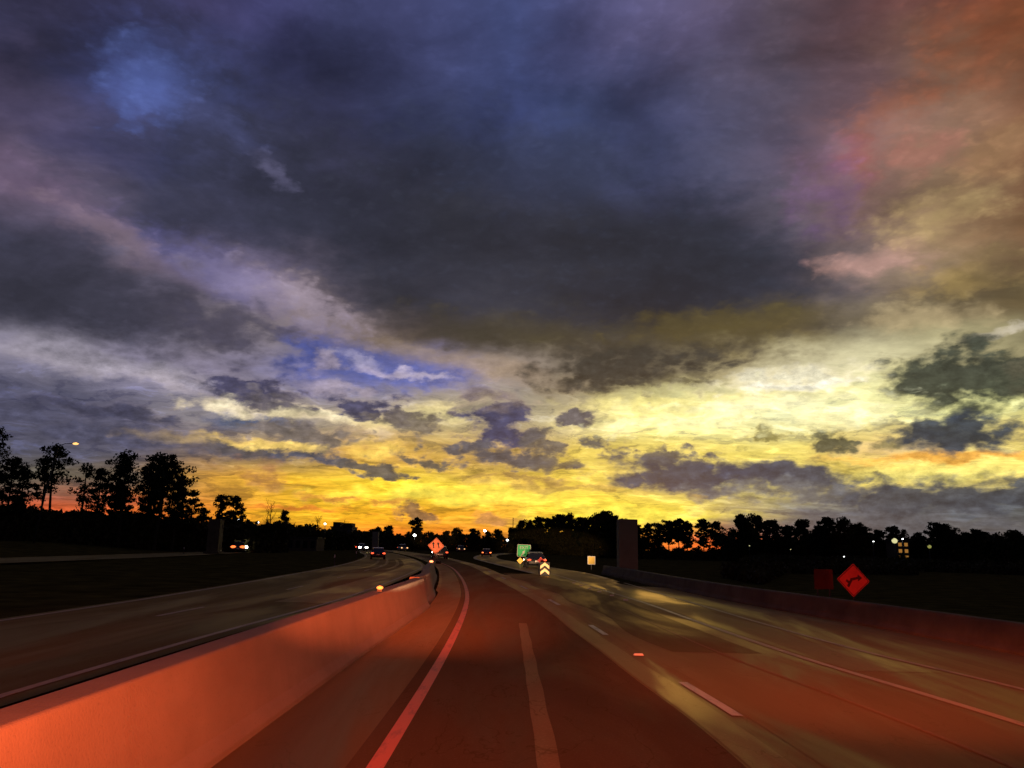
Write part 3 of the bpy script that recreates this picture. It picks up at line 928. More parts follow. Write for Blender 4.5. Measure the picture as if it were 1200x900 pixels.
def glowing_reflector(x, y, z, m, s, label):  # reflector made to glow as if catching headlights
    t = empty('barrier_reflector', (x, y, z))
    tag(t, label, 'light')
    b = MB(); b.box((0, 0, 0.02), (0.14 * s, 0.10 * s, 0.04)); b.build('bracket', M['dark_steel'], t)
    b = MB(); b.ball((0, -0.01, 0.04 + 0.055 * s), (0.10 * s, 0.05 * s, 0.055 * s)); b.build('lens', m, t, True)


glowing_reflector(barrier_l(17.6) - 0.355, 17.6, 0.858, M['amber'], 0.72, 'small amber glowing reflector on top of the long concrete barrier')
glowing_reflector(barrier_l(46) - 0.55, 46.0, 0.858, M['red_reflector'], 1.1, 'small red glowing reflector on the shorter concrete barrier segment')


# ------------------------------------------------------------------ columns
def column(name, x, y, w, d, h, z0, m, label):
    t = empty(name, (x, y, z0))
    tag(t, label, 'column')
    b = MB(); b.box((0, 0, h / 2), (w, d, h)); b.build('shaft', m, t, bevel=0.04)
    b = MB(); b.box((0, 0, 0.15), (w * 1.35, d * 1.35, 0.3)); b.build('footing', m, t, bevel=0.03)
    return t


column('concrete_column', 9.05, 62, 1.42, 1.42, 5.6, -1.5, M['pier'], 'bare square concrete bridge column standing behind the right parapet')
column('concrete_column', -43.4, 120, 1.7, 1.7, 5.0, 0.0, M['dark_concrete'], 'dark concrete column below the pines at the far left roadside')
column('concrete_column', -24.6, 150, 1.1, 1.1, 4.2, -0.1, M['concrete'], 'pale stub column in front of the far treeline left of the bend')


# ------------------------------------------------------------------ signs
def flat_sign(t, poly, th, m, name='panel'):
    """panel facing the driver (-y)"""
    b = MB(); b.prism(poly, 0, th)
    return b.build(name, m, t)


def rounded(w, h, r, n=4):
    pts = []
    for cx, cz, a0 in ((w / 2 - r, h / 2 - r, 0), (-w / 2 + r, h / 2 - r, 90), (-w / 2 + r, -h / 2 + r, 180), (w / 2 - r, -h / 2 + r, 270)):
        for k in range(n + 1):
            a = R(a0 + 90 * k / n)
            pts.append((cx + r * math.cos(a), cz + r * math.sin(a)))
    return pts


def rot2(pts, a, dz=0.0, dx=0.0):
    ca, sa = math.cos(a), math.sin(a)
    return [(p[0] * ca - p[1] * sa + dx, p[0] * sa + p[1] * ca + dz) for p in pts]


def text_part(s, size, x, z, parent, m, y=-0.012):
    cu = bpy.data.curves.new('lettering', 'FONT')
    cu.body = s
    cu.size = size
    cu.align_x = 'CENTER'
    cu.align_y = 'CENTER'
    cu.extrude = 0.004
    tmp = bpy.data.objects.new('lettering_tmp', cu)
    COL.objects.link(tmp)
    dg = bpy.context.evaluated_depsgraph_get()
    me = bpy.data.meshes.new_from_object(tmp.evaluated_get(dg))
    bpy.data.objects.remove(tmp)
    me.materials.clear()
    o = link_mesh('lettering', me, m, parent)
    o.location = (x, y, z)
    o.rotation_euler = (R(90), 0, 0)
    return o


def diamond_sign(name, x, y, zc, side, z0, m, label, rz=0.0, group=None, legs=True, tilt=0.0):
    t = empty(name, (x, y, z0), rz)
    tag(t, label, 'sign', group)
    c = zc - z0
    flat_sign(t, rot2(rounded(side, side, side * 0.06), R(45) + tilt, c), 0.012, m)
    return t, c


# lane shift sign in the median ahead
t, c = diamond_sign('diamond_sign', -7.5, 84, 1.80, 1.22, -0.05, M['orange_sheet'], 'bright orange diamond sign with two black arrows, in the median at the bend', tilt=R(-2))
flat_sign(t, rot2(rounded(1.14, 1.14, 0.06), R(43), c), -0.004, M['black_sheet'], 'border').location = (0, -0.001, 0)
flat_sign(t, rot2(rounded(1.08, 1.08, 0.055), R(43), c), -0.004, M['orange_sheet'], 'face').location = (0, -0.006, 0)
for sx in (-1, 1):
    ar = [(-0.055, -0.30), (0.055, -0.30), (0.055, 0.12), (0.15, 0.12), (0.0, 0.36), (-0.15, 0.12), (-0.055, 0.12)]
    flat_sign(t, rot2(ar, R(6 if sx < 0 else 14), c + (0.05 if sx < 0 else 0.06), 0.26 * sx), -0.004, M['black_sheet'], 'arrow').location = (0, -0.011, 0)
for sx in (-1, 1):
    b = MB(); b.tube([(sx * 0.10, 0.03, 1.2), (sx * 0.16, 0.03, 0.5), (sx * 0.62, 0.35, 0.02)], [0.025, 0.025, 0.022], 6); b.build('leg', M['steel'], t)
b = MB(); b.tube([(0, 0.04, 0.3), (0, 0.04, c + 0.7)], [0.03, 0.03], 6); b.build('post', M['steel'], t)
b = MB(); b.box((0.30, 0.30, 0.16), (0.55, 0.45, 0.30)); b.build('sandbag', M['tyre'], t, bevel=0.08)

# sign on the right beyond the parapet
t, c = diamond_sign('diamond_sign', 10.98, 26, 1.04, 0.74, -0.9, M['red_sheet'], 'red-lit orange diamond sign beyond the right parapet, faint dark bent arrow on it', tilt=R(-3))
flat_sign(t, rot2(rounded(0.70, 0.70, 0.036), R(42), c), -0.004, M['black_sheet'], 'border').location = (0, -0.001, 0)
flat_sign(t, rot2(rounded(0.665, 0.665, 0.034), R(42), c), -0.004, M['red_sheet'], 'face').location = (0, -0.006, 0)
ar = [(-0.36, -0.30), (-0.26, -0.38), (-0.06, -0.02), (0.24, 0.06), (0.24, -0.06), (0.46, 0.12), (0.24, 0.30), (0.22, 0.18), (-0.14, 0.10)]
flat_sign(t, rot2([(p[0] * .6, p[1] * .6) for p in ar], 0, c), -0.004, M['faded_ink'], 'arrow').location = (0, -0.011, 0)
flat_sign(t, rot2([(-0.25, -0.036), (-0.17, -0.096), (-0.13, -0.036), (-0.216, 0.024)], 0, c), -0.004, M['faded_ink'], 'arrow_tail').location = (0, -0.011, 0)
b = MB(); b.tube([(0, 0.04, 0), (0, 0.04, c + 0.4)], [0.03, 0.03], 6); b.build('post', M['dark_steel'], t)

t = empty('panel_sign', (10.42, 27, -0.9))
tag(t, 'dim square orange panel sign left of the red diamond sign', 'sign')
flat_sign(t, rot2(rounded(0.62, 0.64, 0.03), 0.0, 1.92), 0.012, M['dim_orange'])
for sx in (-1, 1):
    b = MB(); b.tube([(sx * 0.2, 0.05, 0), (sx * 0.2, 0.05, 2.15)], [0.025, 0.025], 6); b.build('post', M['dark_steel'], t)

# EXIT sign in the gore: wide upper panel with the word, narrower lower panel with the arrow
t = empty('exit_sign', (1.80, 95, -0.1))
tag(t, 'green EXIT sign with white arrow standing in the gore', 'sign')
flat_sign(t, rot2(rounded(1.56, 1.42, 0.10), R(-2), 1.55), 0.02, M['white_sheet'])
flat_sign(t, rot2(rounded(1.46, 1.32, 0.08), R(-2), 1.55), -0.006, M['green_sheet'], 'face').location = (0, -0.002, 0)
tx = text_part('EXIT', 0.50, 0.0, 1.88, t, M['white_sheet'], -0.014)
ar = [(-0.36, -0.60), (-0.22, -0.62), (0.00, -0.22), (0.05, -0.30), (0.08, 0.06), (-0.20, -0.12), (-0.12, -0.16)]
flat_sign(t, rot2(ar, R(-2), 1.55, 0.02), -0.006, M['white_sheet'], 'arrow').location = (0, -0.010, 0)
for sx in (-0.45, 0.45):
    b = MB(); b.tube([(sx, 0.06, 0), (sx, 0.06, 1.9)], [0.04, 0.04], 6); b.build('post', M['steel'], t)

# crash cushion with chevrons at the nose of the gore
t = empty('crash_cushion', (2.42, 54, 0.0))
tag(t, 'crash cushion nose at the gore with two pale upward chevrons on black', 'crash cushion')
b = MB(); b.box((0, 1.6, 0.42), (0.62, 3.2, 0.78)); b.build('body', M['dark_steel'], t, bevel=0.05)
b = MB(); b.box((0, -0.03, 0.46), (0.66, 0.06, 0.92)); b.build('nose_plate', M['black_sheet'], t, bevel=0.02)
for zz in (0.10, 0.48):
    cv = [(-0.29, zz), (0.0, zz + 0.22), (0.29, zz), (0.29, zz + 0.19), (0.0, zz + 0.42), (-0.29, zz + 0.19)]
    flat_sign(t, cv, -0.006, M['chevron_sheet'], 'chevron').location = (0, -0.062, 0)


def small_marker(x, y, zc, s, m, label, group=None, square=False):
    t = empty('marker_sign', (x, y, -0.02))
    tag(t, label, 'marker', group)
    flat_sign(t, rot2(rounded(s, s, s * 0.08), 0 if square else R(45), zc), 0.01, m)
    b = MB(); b.tube([(0, 0.03, -0.1), (0, 0.03, zc)], [0.025, 0.025], 6); b.build('post', M['steel'], t)
    return t


small_marker(1.05, 72, 0.70, 0.42, M['yellow_sheet'], 'small yellow diamond marker directly below the green EXIT sign')
small_marker(2.78, 70, 0.78, 0.42, M['red_sheet'], 'small red diamond marker above the chevron crash cushion')
t = empty('square_sign', (7.75, 76, -1.0))
tag(t, 'small pale square sign left of the tall concrete column', 'sign')
flat_sign(t, rot2(rounded(0.72, 0.76, 0.05), 0, 1.78), 0.012, M['white_sheet'])
flat_sign(t, rot2(rounded(0.60, 0.64, 0.04), 0, 1.78), -0.004, M['yellow_sheet'], 'face').location = (0, -0.002, 0)
b = MB(); b.tube([(0, 0.04, -0.4), (0, 0.04, 2.0)], [0.035, 0.035], 6); b.build('post', M['steel'], t)

# raised pavement markers
mk = [(17.0, 'nearest'), (30.5, 'second'), (33.2, 'third'), (36.0, 'fourth'), (38.6, 'fifth'), (41.5, 'sixth'), (44.5, 'farthest')]
for i, (y, w) in enumerate(mk):
    x = lane_right(14.9) if i == 0 else edge_r1(y) - 0.42
    yy = 14.9 if i == 0 else y
    b = MB()
    b.add([(-0.09, -0.05, 0), (0.09, -0.05, 0), (0.09, 0.05, 0), (-0.09, 0.05, 0), (-0.07, -0.02, 0.028), (0.07, -0.02, 0.028), (0.07, 0.02, 0.028), (-0.07, 0.02, 0.028)],
          [(0, 3, 2, 1), (4, 5, 6, 7), (0, 1, 5, 4), (1, 2, 6, 5), (2, 3, 7, 6), (3, 0, 4, 7)])
    o = b.build('pavement_marker', M['white_sheet'])
    o.location = (x, yy, 0.004)
    lab = ('small raised white marker between the dashes of the nearest lane line' if i == 0 else
           '%s small raised white marker in the row along the right lanes' % {'second': 'nearest', 'third': 'second', 'fourth': 'third', 'fifth': 'fourth', 'sixth': 'fifth', 'farthest': 'farthest'}[w])
    tag(o, lab, 'road marker', 'raised markers on the road')


for x, y, lab in ((-19.4, 104, 'white roadside post just left of the dark sedan'),
                  (-15.1, 71, 'nearer white roadside post on the left verge'),
                  (-44.6, 112, 'white roadside post by the dark column on the far left')):
    t = empty('delineator_post', (x, y, ground_z(x, y)))
    tag(t, lab, 'post', 'white roadside posts')
    b = MB(); b.tube([(0, 0, -.1), (0, 0, 1.0)], [.045, .045], 8); b.build('stake', M['dark_steel'], t)
    b = MB(); b.box((0, -.05, .86), (.10, .02, .26)); b.build('reflector', M['white_sheet'], t)


# ------------------------------------------------------------------ vehicles
def car_body(kind):
    if kind == 'sedan':
        sec = [(-2.30, .38, .62, .70), (-2.22, .30, .86, .84), (-1.6, .24, .92, .90), (-0.6, .22, .93, .92), (0.7, .22, .92, .92), (1.3, .24, .86, .90), (2.0, .28, .76, .84), (2.28, .36, .60, .68)]
        cab = [(-1.75, .90, .90, .80), (-1.05, .90, 1.36, .64), (-0.2, .91, 1.44, .64), (0.45, .90, 1.38, .64), (1.20, .88, .89, .78)]
    else:
        sec = [(-2.32, .45, .80, .78), (-2.26, .36, 1.06, .90), (-1.6, .30, 1.10, .95), (-0.6, .28, 1.10, .96), (0.7, .28, 1.08, .96), (1.3, .30, 1.04, .95), (2.1, .34, .98, .90), (2.34, .42, .74, .76)]
        cab = [(-2.20, 1.06, 1.08, .84), (-1.95, 1.08, 1.68, .68), (-0.4, 1.08, 1.78, .70), (0.35, 1.07, 1.70, .68), (1.15, 1.05, 1.07, .82)]
    return sec, cab


def loft(sections, roundness=0.18):
    b = MB()
    rings = []
    for (y, zb, zt, hw) in sections:
        h = zt - zb
        r = min(roundness, h * 0.45, hw * 0.4)
        ring = [(-hw + r * .3, zb), (hw - r * .3, zb), (hw, zb + r * .6), (hw, zt - r), (hw - r * .35, zt - r * .3), (hw - r, zt), (-hw + r, zt), (-hw + r * .35, zt - r * .3), (-hw, zt - r), (-hw, zb + r * .6)]
        rings.append([(p[0], y, p[1]) for p in ring])
    n = 10
    vs_ = [p for r_ in rings for p in r_]
    fs = []
    for i in range(len(rings) - 1):
        for k in range(n):
            fs.append((i * n + k, i * n + (k + 1) % n, (i + 1) * n + (k + 1) % n, (i + 1) * n + k))
    fs.append(tuple(range(n)))
    fs.append(tuple((len(rings) - 1) * n + k for k in range(n - 1, -1, -1)))
    b.add(vs_, fs)
    return b


def make_car(x, y, rz, kind, paint, label, rear='tail', front='head', lens=1.0, z=0.0, group=None):
    """front of the car points along +y before turning"""
    t = empty('car', (x, y, z), rz)
    tag(t, label, 'car', group)
    sec, cab = car_body(kind)
    body = loft(sec).build('body', paint, t, True)
    body.modifiers.new('edge', 'EDGE_SPLIT').split_angle = R(40)
    glass = loft(cab, 0.1).build('glasshouse', M['glass'], t)
    roof = [(s[0] * 0.96, s[2] - 0.03, s[2] + 0.02, s[3] + 0.015) for s in cab[1:-1]]
    loft(roof, 0.05).build('roof', paint, t)
    wy = (-1.38, 1.42)
    r = 0.33 if kind == 'sedan' else 0.37
    hw = sec[3][3]
    for yy in wy:
        for sx in (-1, 1):
            b = MB(); b.tube([(sx * (hw - 0.2), yy, r), (sx * (hw + 0.01), yy, r)], [r, r], 16)
            wh = b.build('wheel', M['tyre'], t)
            b = MB(); b.tube([(sx * (hw + 0.005), yy, r), (sx * (hw + 0.02), yy, r)], [r * .62, r * .58], 12); b.build('rim', M['rim'], wh)
    zt = 0.74 if kind == 'sedan' else 0.92
    for sx in (-1, 1):
        b = MB(); b.ball((sx * (hw - 0.22), sec[1][0] - 0.03, zt), (0.17 * lens, 0.06, 0.085 * lens), 10, 6)
        b.build('tail_lamp', M[rear], t)
        b = MB(); b.ball((sx * (hw - 0.24), sec[-1][0] - 0.10, zt - 0.06), (0.17 * lens, 0.12, 0.10 * lens), 10, 6)
        b.build('head_lamp', M[front], t)
        b = MB(); b.box((sx * (hw + 0.08), 0.78, zt + 0.25), (0.16, 0.10, 0.12)); b.build('mirror', paint, t, bevel=0.03)
    b = MB(); b.box((0, sec[0][0] - 0.0, 0.46), (1.5, 0.12, 0.16)); b.build('bumper', M['plastic'], t, bevel=0.03)
    b = MB(); b.box((0, sec[0][0] - 0.02, 0.62), (0.36, 0.06, 0.15)); b.build('number_plate', M['white_sheet'], t)
    return t


P = {
    'black': mat('black_car_paint', (0.012, 0.012, 0.014), 0.25, 0.1, 3.0, 0.5),
    'maroon': mat('maroon_car_paint', (0.10, 0.015, 0.012), 0.25, 0.1, 3.0, 0.5),
    'grey': mat('grey_car_paint', (0.12, 0.12, 0.13), 0.3, 0.1, 3.0, 0.5, 0.4),
    'silver': mat('silver_car_paint', (0.30, 0.30, 0.30), 0.3, 0.1, 3.0, 0.5, 0.5),
}
G_ON = 'oncoming cars with lit headlights'
make_car(-16.5, 103, R(10), 'sedan', P['black'], 'dark sedan with red tail lights on the road left of the median', 'tail', lens=1.1)
make_car(-9.7, 115, R(11), 'suv', P['black'], 'black sport utility vehicle with red tail lights, below the orange arrow sign', 'tail', lens=1.1)
make_car(-4.1, 152, R(2), 'sedan', P['maroon'], 'dark red car braking on the exit ramp left of the EXIT sign', 'tail_hot', lens=1.0)
make_car(2.45, 76, R(4), 'sedan', P['black'], 'dark car in the gore hiding the lower corner of the EXIT sign', 'tail', lens=1.0)
make_car(-46.3, 140, R(12), 'suv', P['grey'], 'car with glaring orange rear lights on the far left service road', 'glare', lens=2.6)
make_car(-58.5, 192, R(195), 'sedan', P['silver'], 'oncoming car with white headlights, right beside the glaring orange-lit car', 'tail', 'head', 1.5, group=G_ON)
make_car(-33.6, 186, R(200), 'suv', P['grey'], 'oncoming car with the brightest white headlights, above the dark sedan', 'tail', 'head', 1.9, 0.2, group=G_ON)
make_car(-27.6, 212, R(200), 'suv', P['silver'], 'oncoming car with warm headlights left of the orange arrow sign', 'tail', 'head_warm', 1.3, 0.2, group=G_ON)
make_car(-13.0, 222, R(190), 'suv', P['grey'], 'oncoming car with faint warm headlights right of the orange arrow sign', 'tail', 'head_warm', 1.0, 0.2, group=G_ON)


# ------------------------------------------------------------------ trees
def tri_cloud(centres, radii, counts, size, rng, flat=0.7):
    """numpy soup of small leaf faces spread through ellipsoids"""
    allv = []
    for c0, r0, n in zip(centres, radii, counts):
        u = rng.normal(size=(n, 3))
        u /= np.linalg.norm(u, axis=1)[:, None]
        rad = rng.random(n) ** 0.45
        p = np.asarray(c0) + u * rad[:, None] * np.asarray(r0)
        a = rng.normal(size=(n, 3)); a /= np.linalg.norm(a, axis=1)[:, None]
        b = rng.normal(size=(n, 3)); b -= (a * b).sum(1)[:, None] * a; b /= np.linalg.norm(b, axis=1)[:, None]
        s = size * (0.6 + 0.8 * rng.random(n))[:, None]
        v = np.stack([p - a * s * .5, p + a * s * .5, p + b * s * .75], 1)
        allv.append(v.reshape(-1, 3))
    return np.concatenate(allv)


def soup_mesh(name, v):
    n = len(v) // 3
    me = bpy.data.meshes.new(name)
    me.vertices.add(len(v))
    me.vertices.foreach_set('co', v.astype(np.float32).ravel())
    me.loops.add(n * 3)
    me.loops.foreach_set('vertex_index', np.arange(n * 3, dtype=np.int32))
    me.polygons.add(n)
    me.polygons.foreach_set('loop_start', np.arange(0, n * 3, 3, dtype=np.int32))
    me.polygons.foreach_set('loop_total', np.full(n, 3, dtype=np.int32))
    me.update()
    me.validate()
    return me


def pine_meshes(seed, h, crown_from=0.45, spread=0.17, leaf=0.34, dens=1.0, lean=0.0):
    rng = np.random.default_rng(seed)
    rnd = random.Random(seed)
    trunk = MB()
    pts, rad = [], []
    bx, by = rnd.uniform(-.02, .02), rnd.uniform(-.02, .02)
    for k in range(9):
        t = k / 8
        pts.append((lean * h * t + bx * h * math.sin(t * 3), by * h * math.sin(t * 2.4), h * 0.97 * t))
        rad.append(0.020 * h * (1 - t * 0.82) * 0.75 + 0.03)
    trunk.tube(pts, rad, 8)

    def at_h(t):
        i = min(int(t * 8), 7)
        f = t * 8 - i
        return Vector(pts[i]).lerp(Vector(pts[i + 1]), f)
    cs, rs, ns = [], [], []
    nl = int(20 * dens)
    for k in range(nl):
        t = crown_from + (0.98 - crown_from) * ((k + rnd.random()) / nl)
        p = at_h(t)
        a = k * 2.4 + rnd.uniform(-.6, .6)
        prof = math.sin(math.pi * min(1, max(0.10, (t - crown_from + 0.05) / (1.06 - crown_from)) ** 0.85))
        ln = spread * h * (0.35 + 0.85 * prof) * rnd.uniform(.55, 1.25)
        q = p + Vector((math.cos(a) * ln, math.sin(a) * ln, ln * rnd.uniform(.05, .5)))
        trunk.tube([p, p.lerp(q, .5) + Vector((0, 0, -.03 * ln)), q], [0.05 + .004 * h * (1 - t), 0.04, 0.02], 5, False)
        for f in (0.35, 0.7, 1.05):
            c0 = p.lerp(q, f) + Vector((rnd.uniform(-.3, .3), rnd.uniform(-.3, .3), rnd.uniform(0, .35)))
            r0 = 0.050 * h * rnd.uniform(.55, 1.35)
            cs.append(tuple(c0)); rs.append((r0 * 1.15, r0 * 1.15, r0 * 0.72)); ns.append(int(44 * dens * rnd.uniform(.6, 1.3)))
    top = at_h(1.0)
    cs.append((top.x, top.y, top.z)); rs.append((.07 * h, .07 * h, .055 * h)); ns.append(80)
    crown = soup_mesh('crown', tri_cloud(cs, rs, ns, leaf, rng))
    return trunk.mesh('trunk'), crown


def broad_meshes(seed, h, leaf=0.5, dens=1.0, width=0.30):
    rng = np.random.default_rng(seed)
    rnd = random.Random(seed)
    trunk = MB()
    trunk.tube([(0, 0, 0), (rnd.uniform(-.2, .2), 0, h * .3), (rnd.uniform(-.3, .3), 0, h * .7)], [.03 * h, .022 * h, .01 * h], 8)
    cs, rs, ns = [], [], []
    for k in range(int(22 * dens)):
        a = rnd.uniform(0, 6.28)
        t = rnd.uniform(0.28, 0.98)
        prof = math.sqrt(max(0.05, 1 - ((t - .58) / .46) ** 2))
        rr = width * h * prof * rnd.uniform(.2, 1.0)
        p = Vector((math.cos(a) * rr, math.sin(a) * rr, t * h))
        trunk.tube([(0, 0, h * max(.2, t - .3)), (p.x * .5, p.y * .5, h * (t - .1)), tuple(p)], [.010 * h, .007 * h, .003 * h], 5, False)
        r0 = .085 * h * rnd.uniform(.6, 1.3)
        cs.append(tuple(p)); rs.append((r0 * 1.2, r0 * 1.2, r0)); ns.append(int(70 * dens))
    return trunk.mesh('trunk'), soup_mesh('crown', tri_cloud(cs, rs, ns, leaf, rng))


def bare_meshes(seed, h):
    rnd = random.Random(seed)
    tr, tw = MB(), MB()
    tr.tube([(0, 0, 0), (0.05, 0, h * .5), (-0.05, 0, h * .95)], [.016 * h, .011 * h, .003 * h], 6)
    for k in range(26):
        t = rnd.uniform(.28, .92)
        a = rnd.uniform(0, 6.28)
        ln = h * rnd.uniform(.14, .34) * (1.15 - t * .6)
        p = Vector((0, 0, t * h))
        q = p + Vector((math.cos(a) * ln * .6, math.sin(a) * ln * .6, ln * .8))
        tw.tube([p, p.lerp(q, .5) + Vector((0, 0, -.02 * h)), q], [.05, .035, .012], 4, False)
        for j in range(4):
            u = p.lerp(q, rnd.uniform(.3, 1))
            w = u + Vector((rnd.uniform(-1, 1), rnd.uniform(-1, 1), rnd.uniform(.3, 1.2))) * ln * .32
            tw.tube([u, w], [.028, .010], 4, False)
    return tr.mesh('trunk'), tw.mesh('crown')


def place_tree(name, meshes, x, y, rz, s, label, cat, mb, ml, group, sz=None, z=None):
    t = empty(name, (x, y, ground_z(x, y) - 0.05 if z is None else z), rz)
    t.scale = (s, s, s if sz is None else sz)
    tag(t, label, cat, group)
    tm, cm = meshes
    if not tm.materials: tm.materials.append(mb)
    if not cm.materials: cm.materials.append(ml)
    a = bpy.data.objects.new('trunk', tm); COL.objects.link(a); a.parent = t
    c = bpy.data.objects.new('crown', cm); COL.objects.link(c); c.parent = t
    return t


G_L = 'tall pines on the left'
left_pines = [
    # x, y, height, crown_from, spread, dens, lean, label
    (-78.0, 120, 16.9, .50, .15, 1.0, .00, 'tall pine cut off by the left edge of the view'),
    (-75.5, 124, 11.0, .35, .17, .9, .02, 'shorter bushy pine beside the one at the left edge'),
    (-73.0, 126, 13.2, .50, .12, .7, .02, 'thin open pine just left of the curved street lamp pole'),
    (-70.6, 125, 15.2, .56, .13, .8, .05, 'slender leaning pine beside the curved street lamp pole'),
    (-69.6, 131, 12.8, .50, .10, .6, -.02, 'narrow pine right behind the slender leaning one'),
    (-66.6, 130, 12.2, .40, .13, .9, .01, 'medium pine left of the dense pine cluster'),
    (-64.8, 133, 13.7, .36, .14, 1.0, .02, 'full pine at the left side of the dense pine cluster'),
    (-62.4, 130, 15.5, .45, .14, 1.1, .02, 'tall pine in the middle of the dense left cluster'),
    (-60.2, 134, 14.0, .40, .12, 1.0, .03, 'pine just right of the tallest one in the dense cluster'),
    (-58.6, 136, 13.2, .70, .09, .5, .03, 'bare-stemmed pine leaning right with a small top'),
    (-56.6, 130, 15.4, .55, .19, 1.5, .01, 'broad full-crowned pine, the largest of the left cluster'),
    (-55.0, 133, 12.4, .30, .17, 1.1, .02, 'low-branched pine at the right end of the left cluster'),
    (-79.5, 128, 13.0, .30, .16, 1.2, .00, 'full low-branched pine half hidden at the left edge of the view'),
    (-61.2, 138, 11.5, .25, .15, 1.2, .00, 'low full pine filling the middle of the dense left cluster'),
    (-66.0, 138, 10.2, .22, .15, 1.2, .00, 'low full pine behind the left side of the dense cluster'),
    (-57.4, 140, 11.0, .24, .14, 1.1, .00, 'low full pine behind the broad full-crowned one'),
    (-53.9, 137, 10.2, .30, .13, .8, .00, 'short pine at the foot of the broad full-crowned one'),
]
for i, (x, y, h, cf, sp, de, ln, lab) in enumerate(left_pines):
    place_tree('pine_tree', pine_meshes(100 + i, h, cf, sp, .36, de, ln), x, y, i * 1.3, 1.0, lab, 'pine', M['bark'], M['needles'], G_L)
small = [(-56.9, 150, 7.9, .4, .11, .7, 'little narrow pine left of the pair beside the dark column'),
         (-53.6, 150, 10.4, .28, .15, 1.0, 'left of the two roundish pines above the dark column'),
         (-50.9, 150, 10.1, .28, .17, 1.1, 'right of the two roundish pines above the dark column'),
         (-50.2, 180, 8.9, .4, .11, .8, 'lone small pine standing among bare trees left of the far buildings')]
for i, (x, y, h, cf, sp, de, lab) in enumerate(small):
    place_tree('pine_tree', pine_meshes(140 + i, h, cf, sp, .36, de), x, y, i * 1.7, 1.0, lab, 'pine', M['bark'], M['needles'], 'small pines left of the bend')
bares = [(-52.6, 178, 10.8, 'tallest bare tree beside the lone small pine'),
         (-55.0, 185, 7.6, 'low bare tree left of the tallest bare tree'),
         (-50.9, 215, 8.8, 'first bare tree right of the lone small pine'),
         (-47.0, 230, 8.4, 'bare tree just left of the far dark buildings'),
         (-74.0, 140, 9.5, 'bare tree glowing red behind the leaning street lamp'),
         (-68.0, 142, 9.0, 'bare tree against the red sky left of the dense pines')]
for i, (x, y, h, lab) in enumerate(bares):
    place_tree('bare_tree', bare_meshes(170 + i, h), x, y, i * .9, 1.0, lab, 'tree', M['bark'], M['bare'], 'bare trees on the left')

# treeline at the far bend
ORD = ['first', 'second', 'third', 'fourth', 'fifth', 'sixth', 'seventh', 'eighth', 'ninth', 'tenth', 'eleventh', 'twelfth', 'thirteenth', 'fourteenth', 'fifteenth', 'sixteenth', 'seventeenth', 'eighteenth', 'nineteenth', 'twentieth', 'twenty-first', 'twenty-second', 'twenty-third', 'twenty-fourth']
rt = random.Random(21)
pv = [pine_meshes(200 + k, 11.0, .16 + .05 * k, .17 + .015 * k, .38, 2.0) for k in range(5)]
bv_ = [broad_meshes(220 + k, 10.0, .40, 2.1, .28 + .03 * k) for k in range(4)]
place_tree('pine_tree', pine_meshes(260, 11.8, .40, .17, .55, 1.0), -34.4, 300, 0, 1.0, 'lone pine rising above the far treeline over the bend', 'pine', M['bark'], M['needles'], 'trees of the far treeline')
for i in range(15):
    x = -62 + i * 4.9 + rt.uniform(-1, 1)
    y = 296 + rt.uniform(-8, 10)
    h = 7.2 + rt.uniform(-.8, 1.0)
    place_tree('leafy_tree', bv_[i % 4], x, y, rt.uniform(0, 6), h / 10.0, '%s dark tree from the left in the far treeline over the bend' % ORD[i], 'tree', M['bark'], M['leaves'], 'trees of the far treeline')

# grove right of the EXIT sign up to the column
gr = [(1.6, 246, 7.6), (4.5, 243, 9.6), (8.2, 240, 10.8), (11.6, 242, 10.6), (14.6, 238, 11.2), (17.4, 236, 11.4), (20.6, 232, 10.9), (23.6, 228, 11.8), (26.6, 224, 12.2), (29.2, 222, 11.4)]
for i, (x, y, h) in enumerate(gr):
    k = i % 3
    ms = bv_[i % 4] if k else pv[i % 5]
    place_tree('leafy_tree' if k else 'pine_tree', ms, x, y, i * 1.1, h / (10.0 if k else 11.0),
               '%s tree from the left in the grove between EXIT sign and column' % ORD[i], 'tree' if k else 'pine', M['bark'], M['leaves'] if k else M['needles'], 'grove behind the exit')
# open row right of the column, sky showing under the crowns
hi = [pine_meshes(240 + k, 11.0, .28 + .04 * k, .15 + .012 * k, .36, 1.6, .012 * (k - 2)) for k in range(5)]
row = [(35.6, 224, 9.2), (38.2, 222, 9.6), (41.0, 221, 9.6), (43.6, 222, 10.4), (46.4, 220, 10.9), (49.0, 222, 10.4), (52.4, 218, 10.9), (55.2, 216, 10.2)]
for i, (x, y, h) in enumerate(row):
    place_tree('pine_tree', hi[i % 5], x, y, i * 2.1, h / 11.0, '%s pine right of the concrete column in the open row' % ORD[i], 'pine', M['bark'], M['needles'], 'open pine row right of the column')
# dense right-hand wood edge
x, i = 58.0, 0
while x < 118 and i < 24:
    y = 204 - (x - 58) * 0.85 + rt.uniform(-3, 3)
    h = [12.0, 11.4, 10.4, 9.8, 10.6, 9.4][i % 6] * (1 - (x - 58) * 0.0062) + rt.uniform(-.5, .5)
    k = i % 3
    ms = pv[i % 5] if k != 1 else bv_[i % 4]
    place_tree('pine_tree' if k != 1 else 'leafy_tree', ms, x, y, rt.uniform(0, 6), h / (11.0 if k != 1 else 10.0), '%s tree from the left along the dense right-hand wood edge' % ORD[i],
               'pine' if k != 1 else 'tree', M['bark'], M['needles'] if k != 1 else M['leaves'], 'right-hand wood edge')
    x += 2.7 + rt.uniform(-.4, .5)
    i += 1


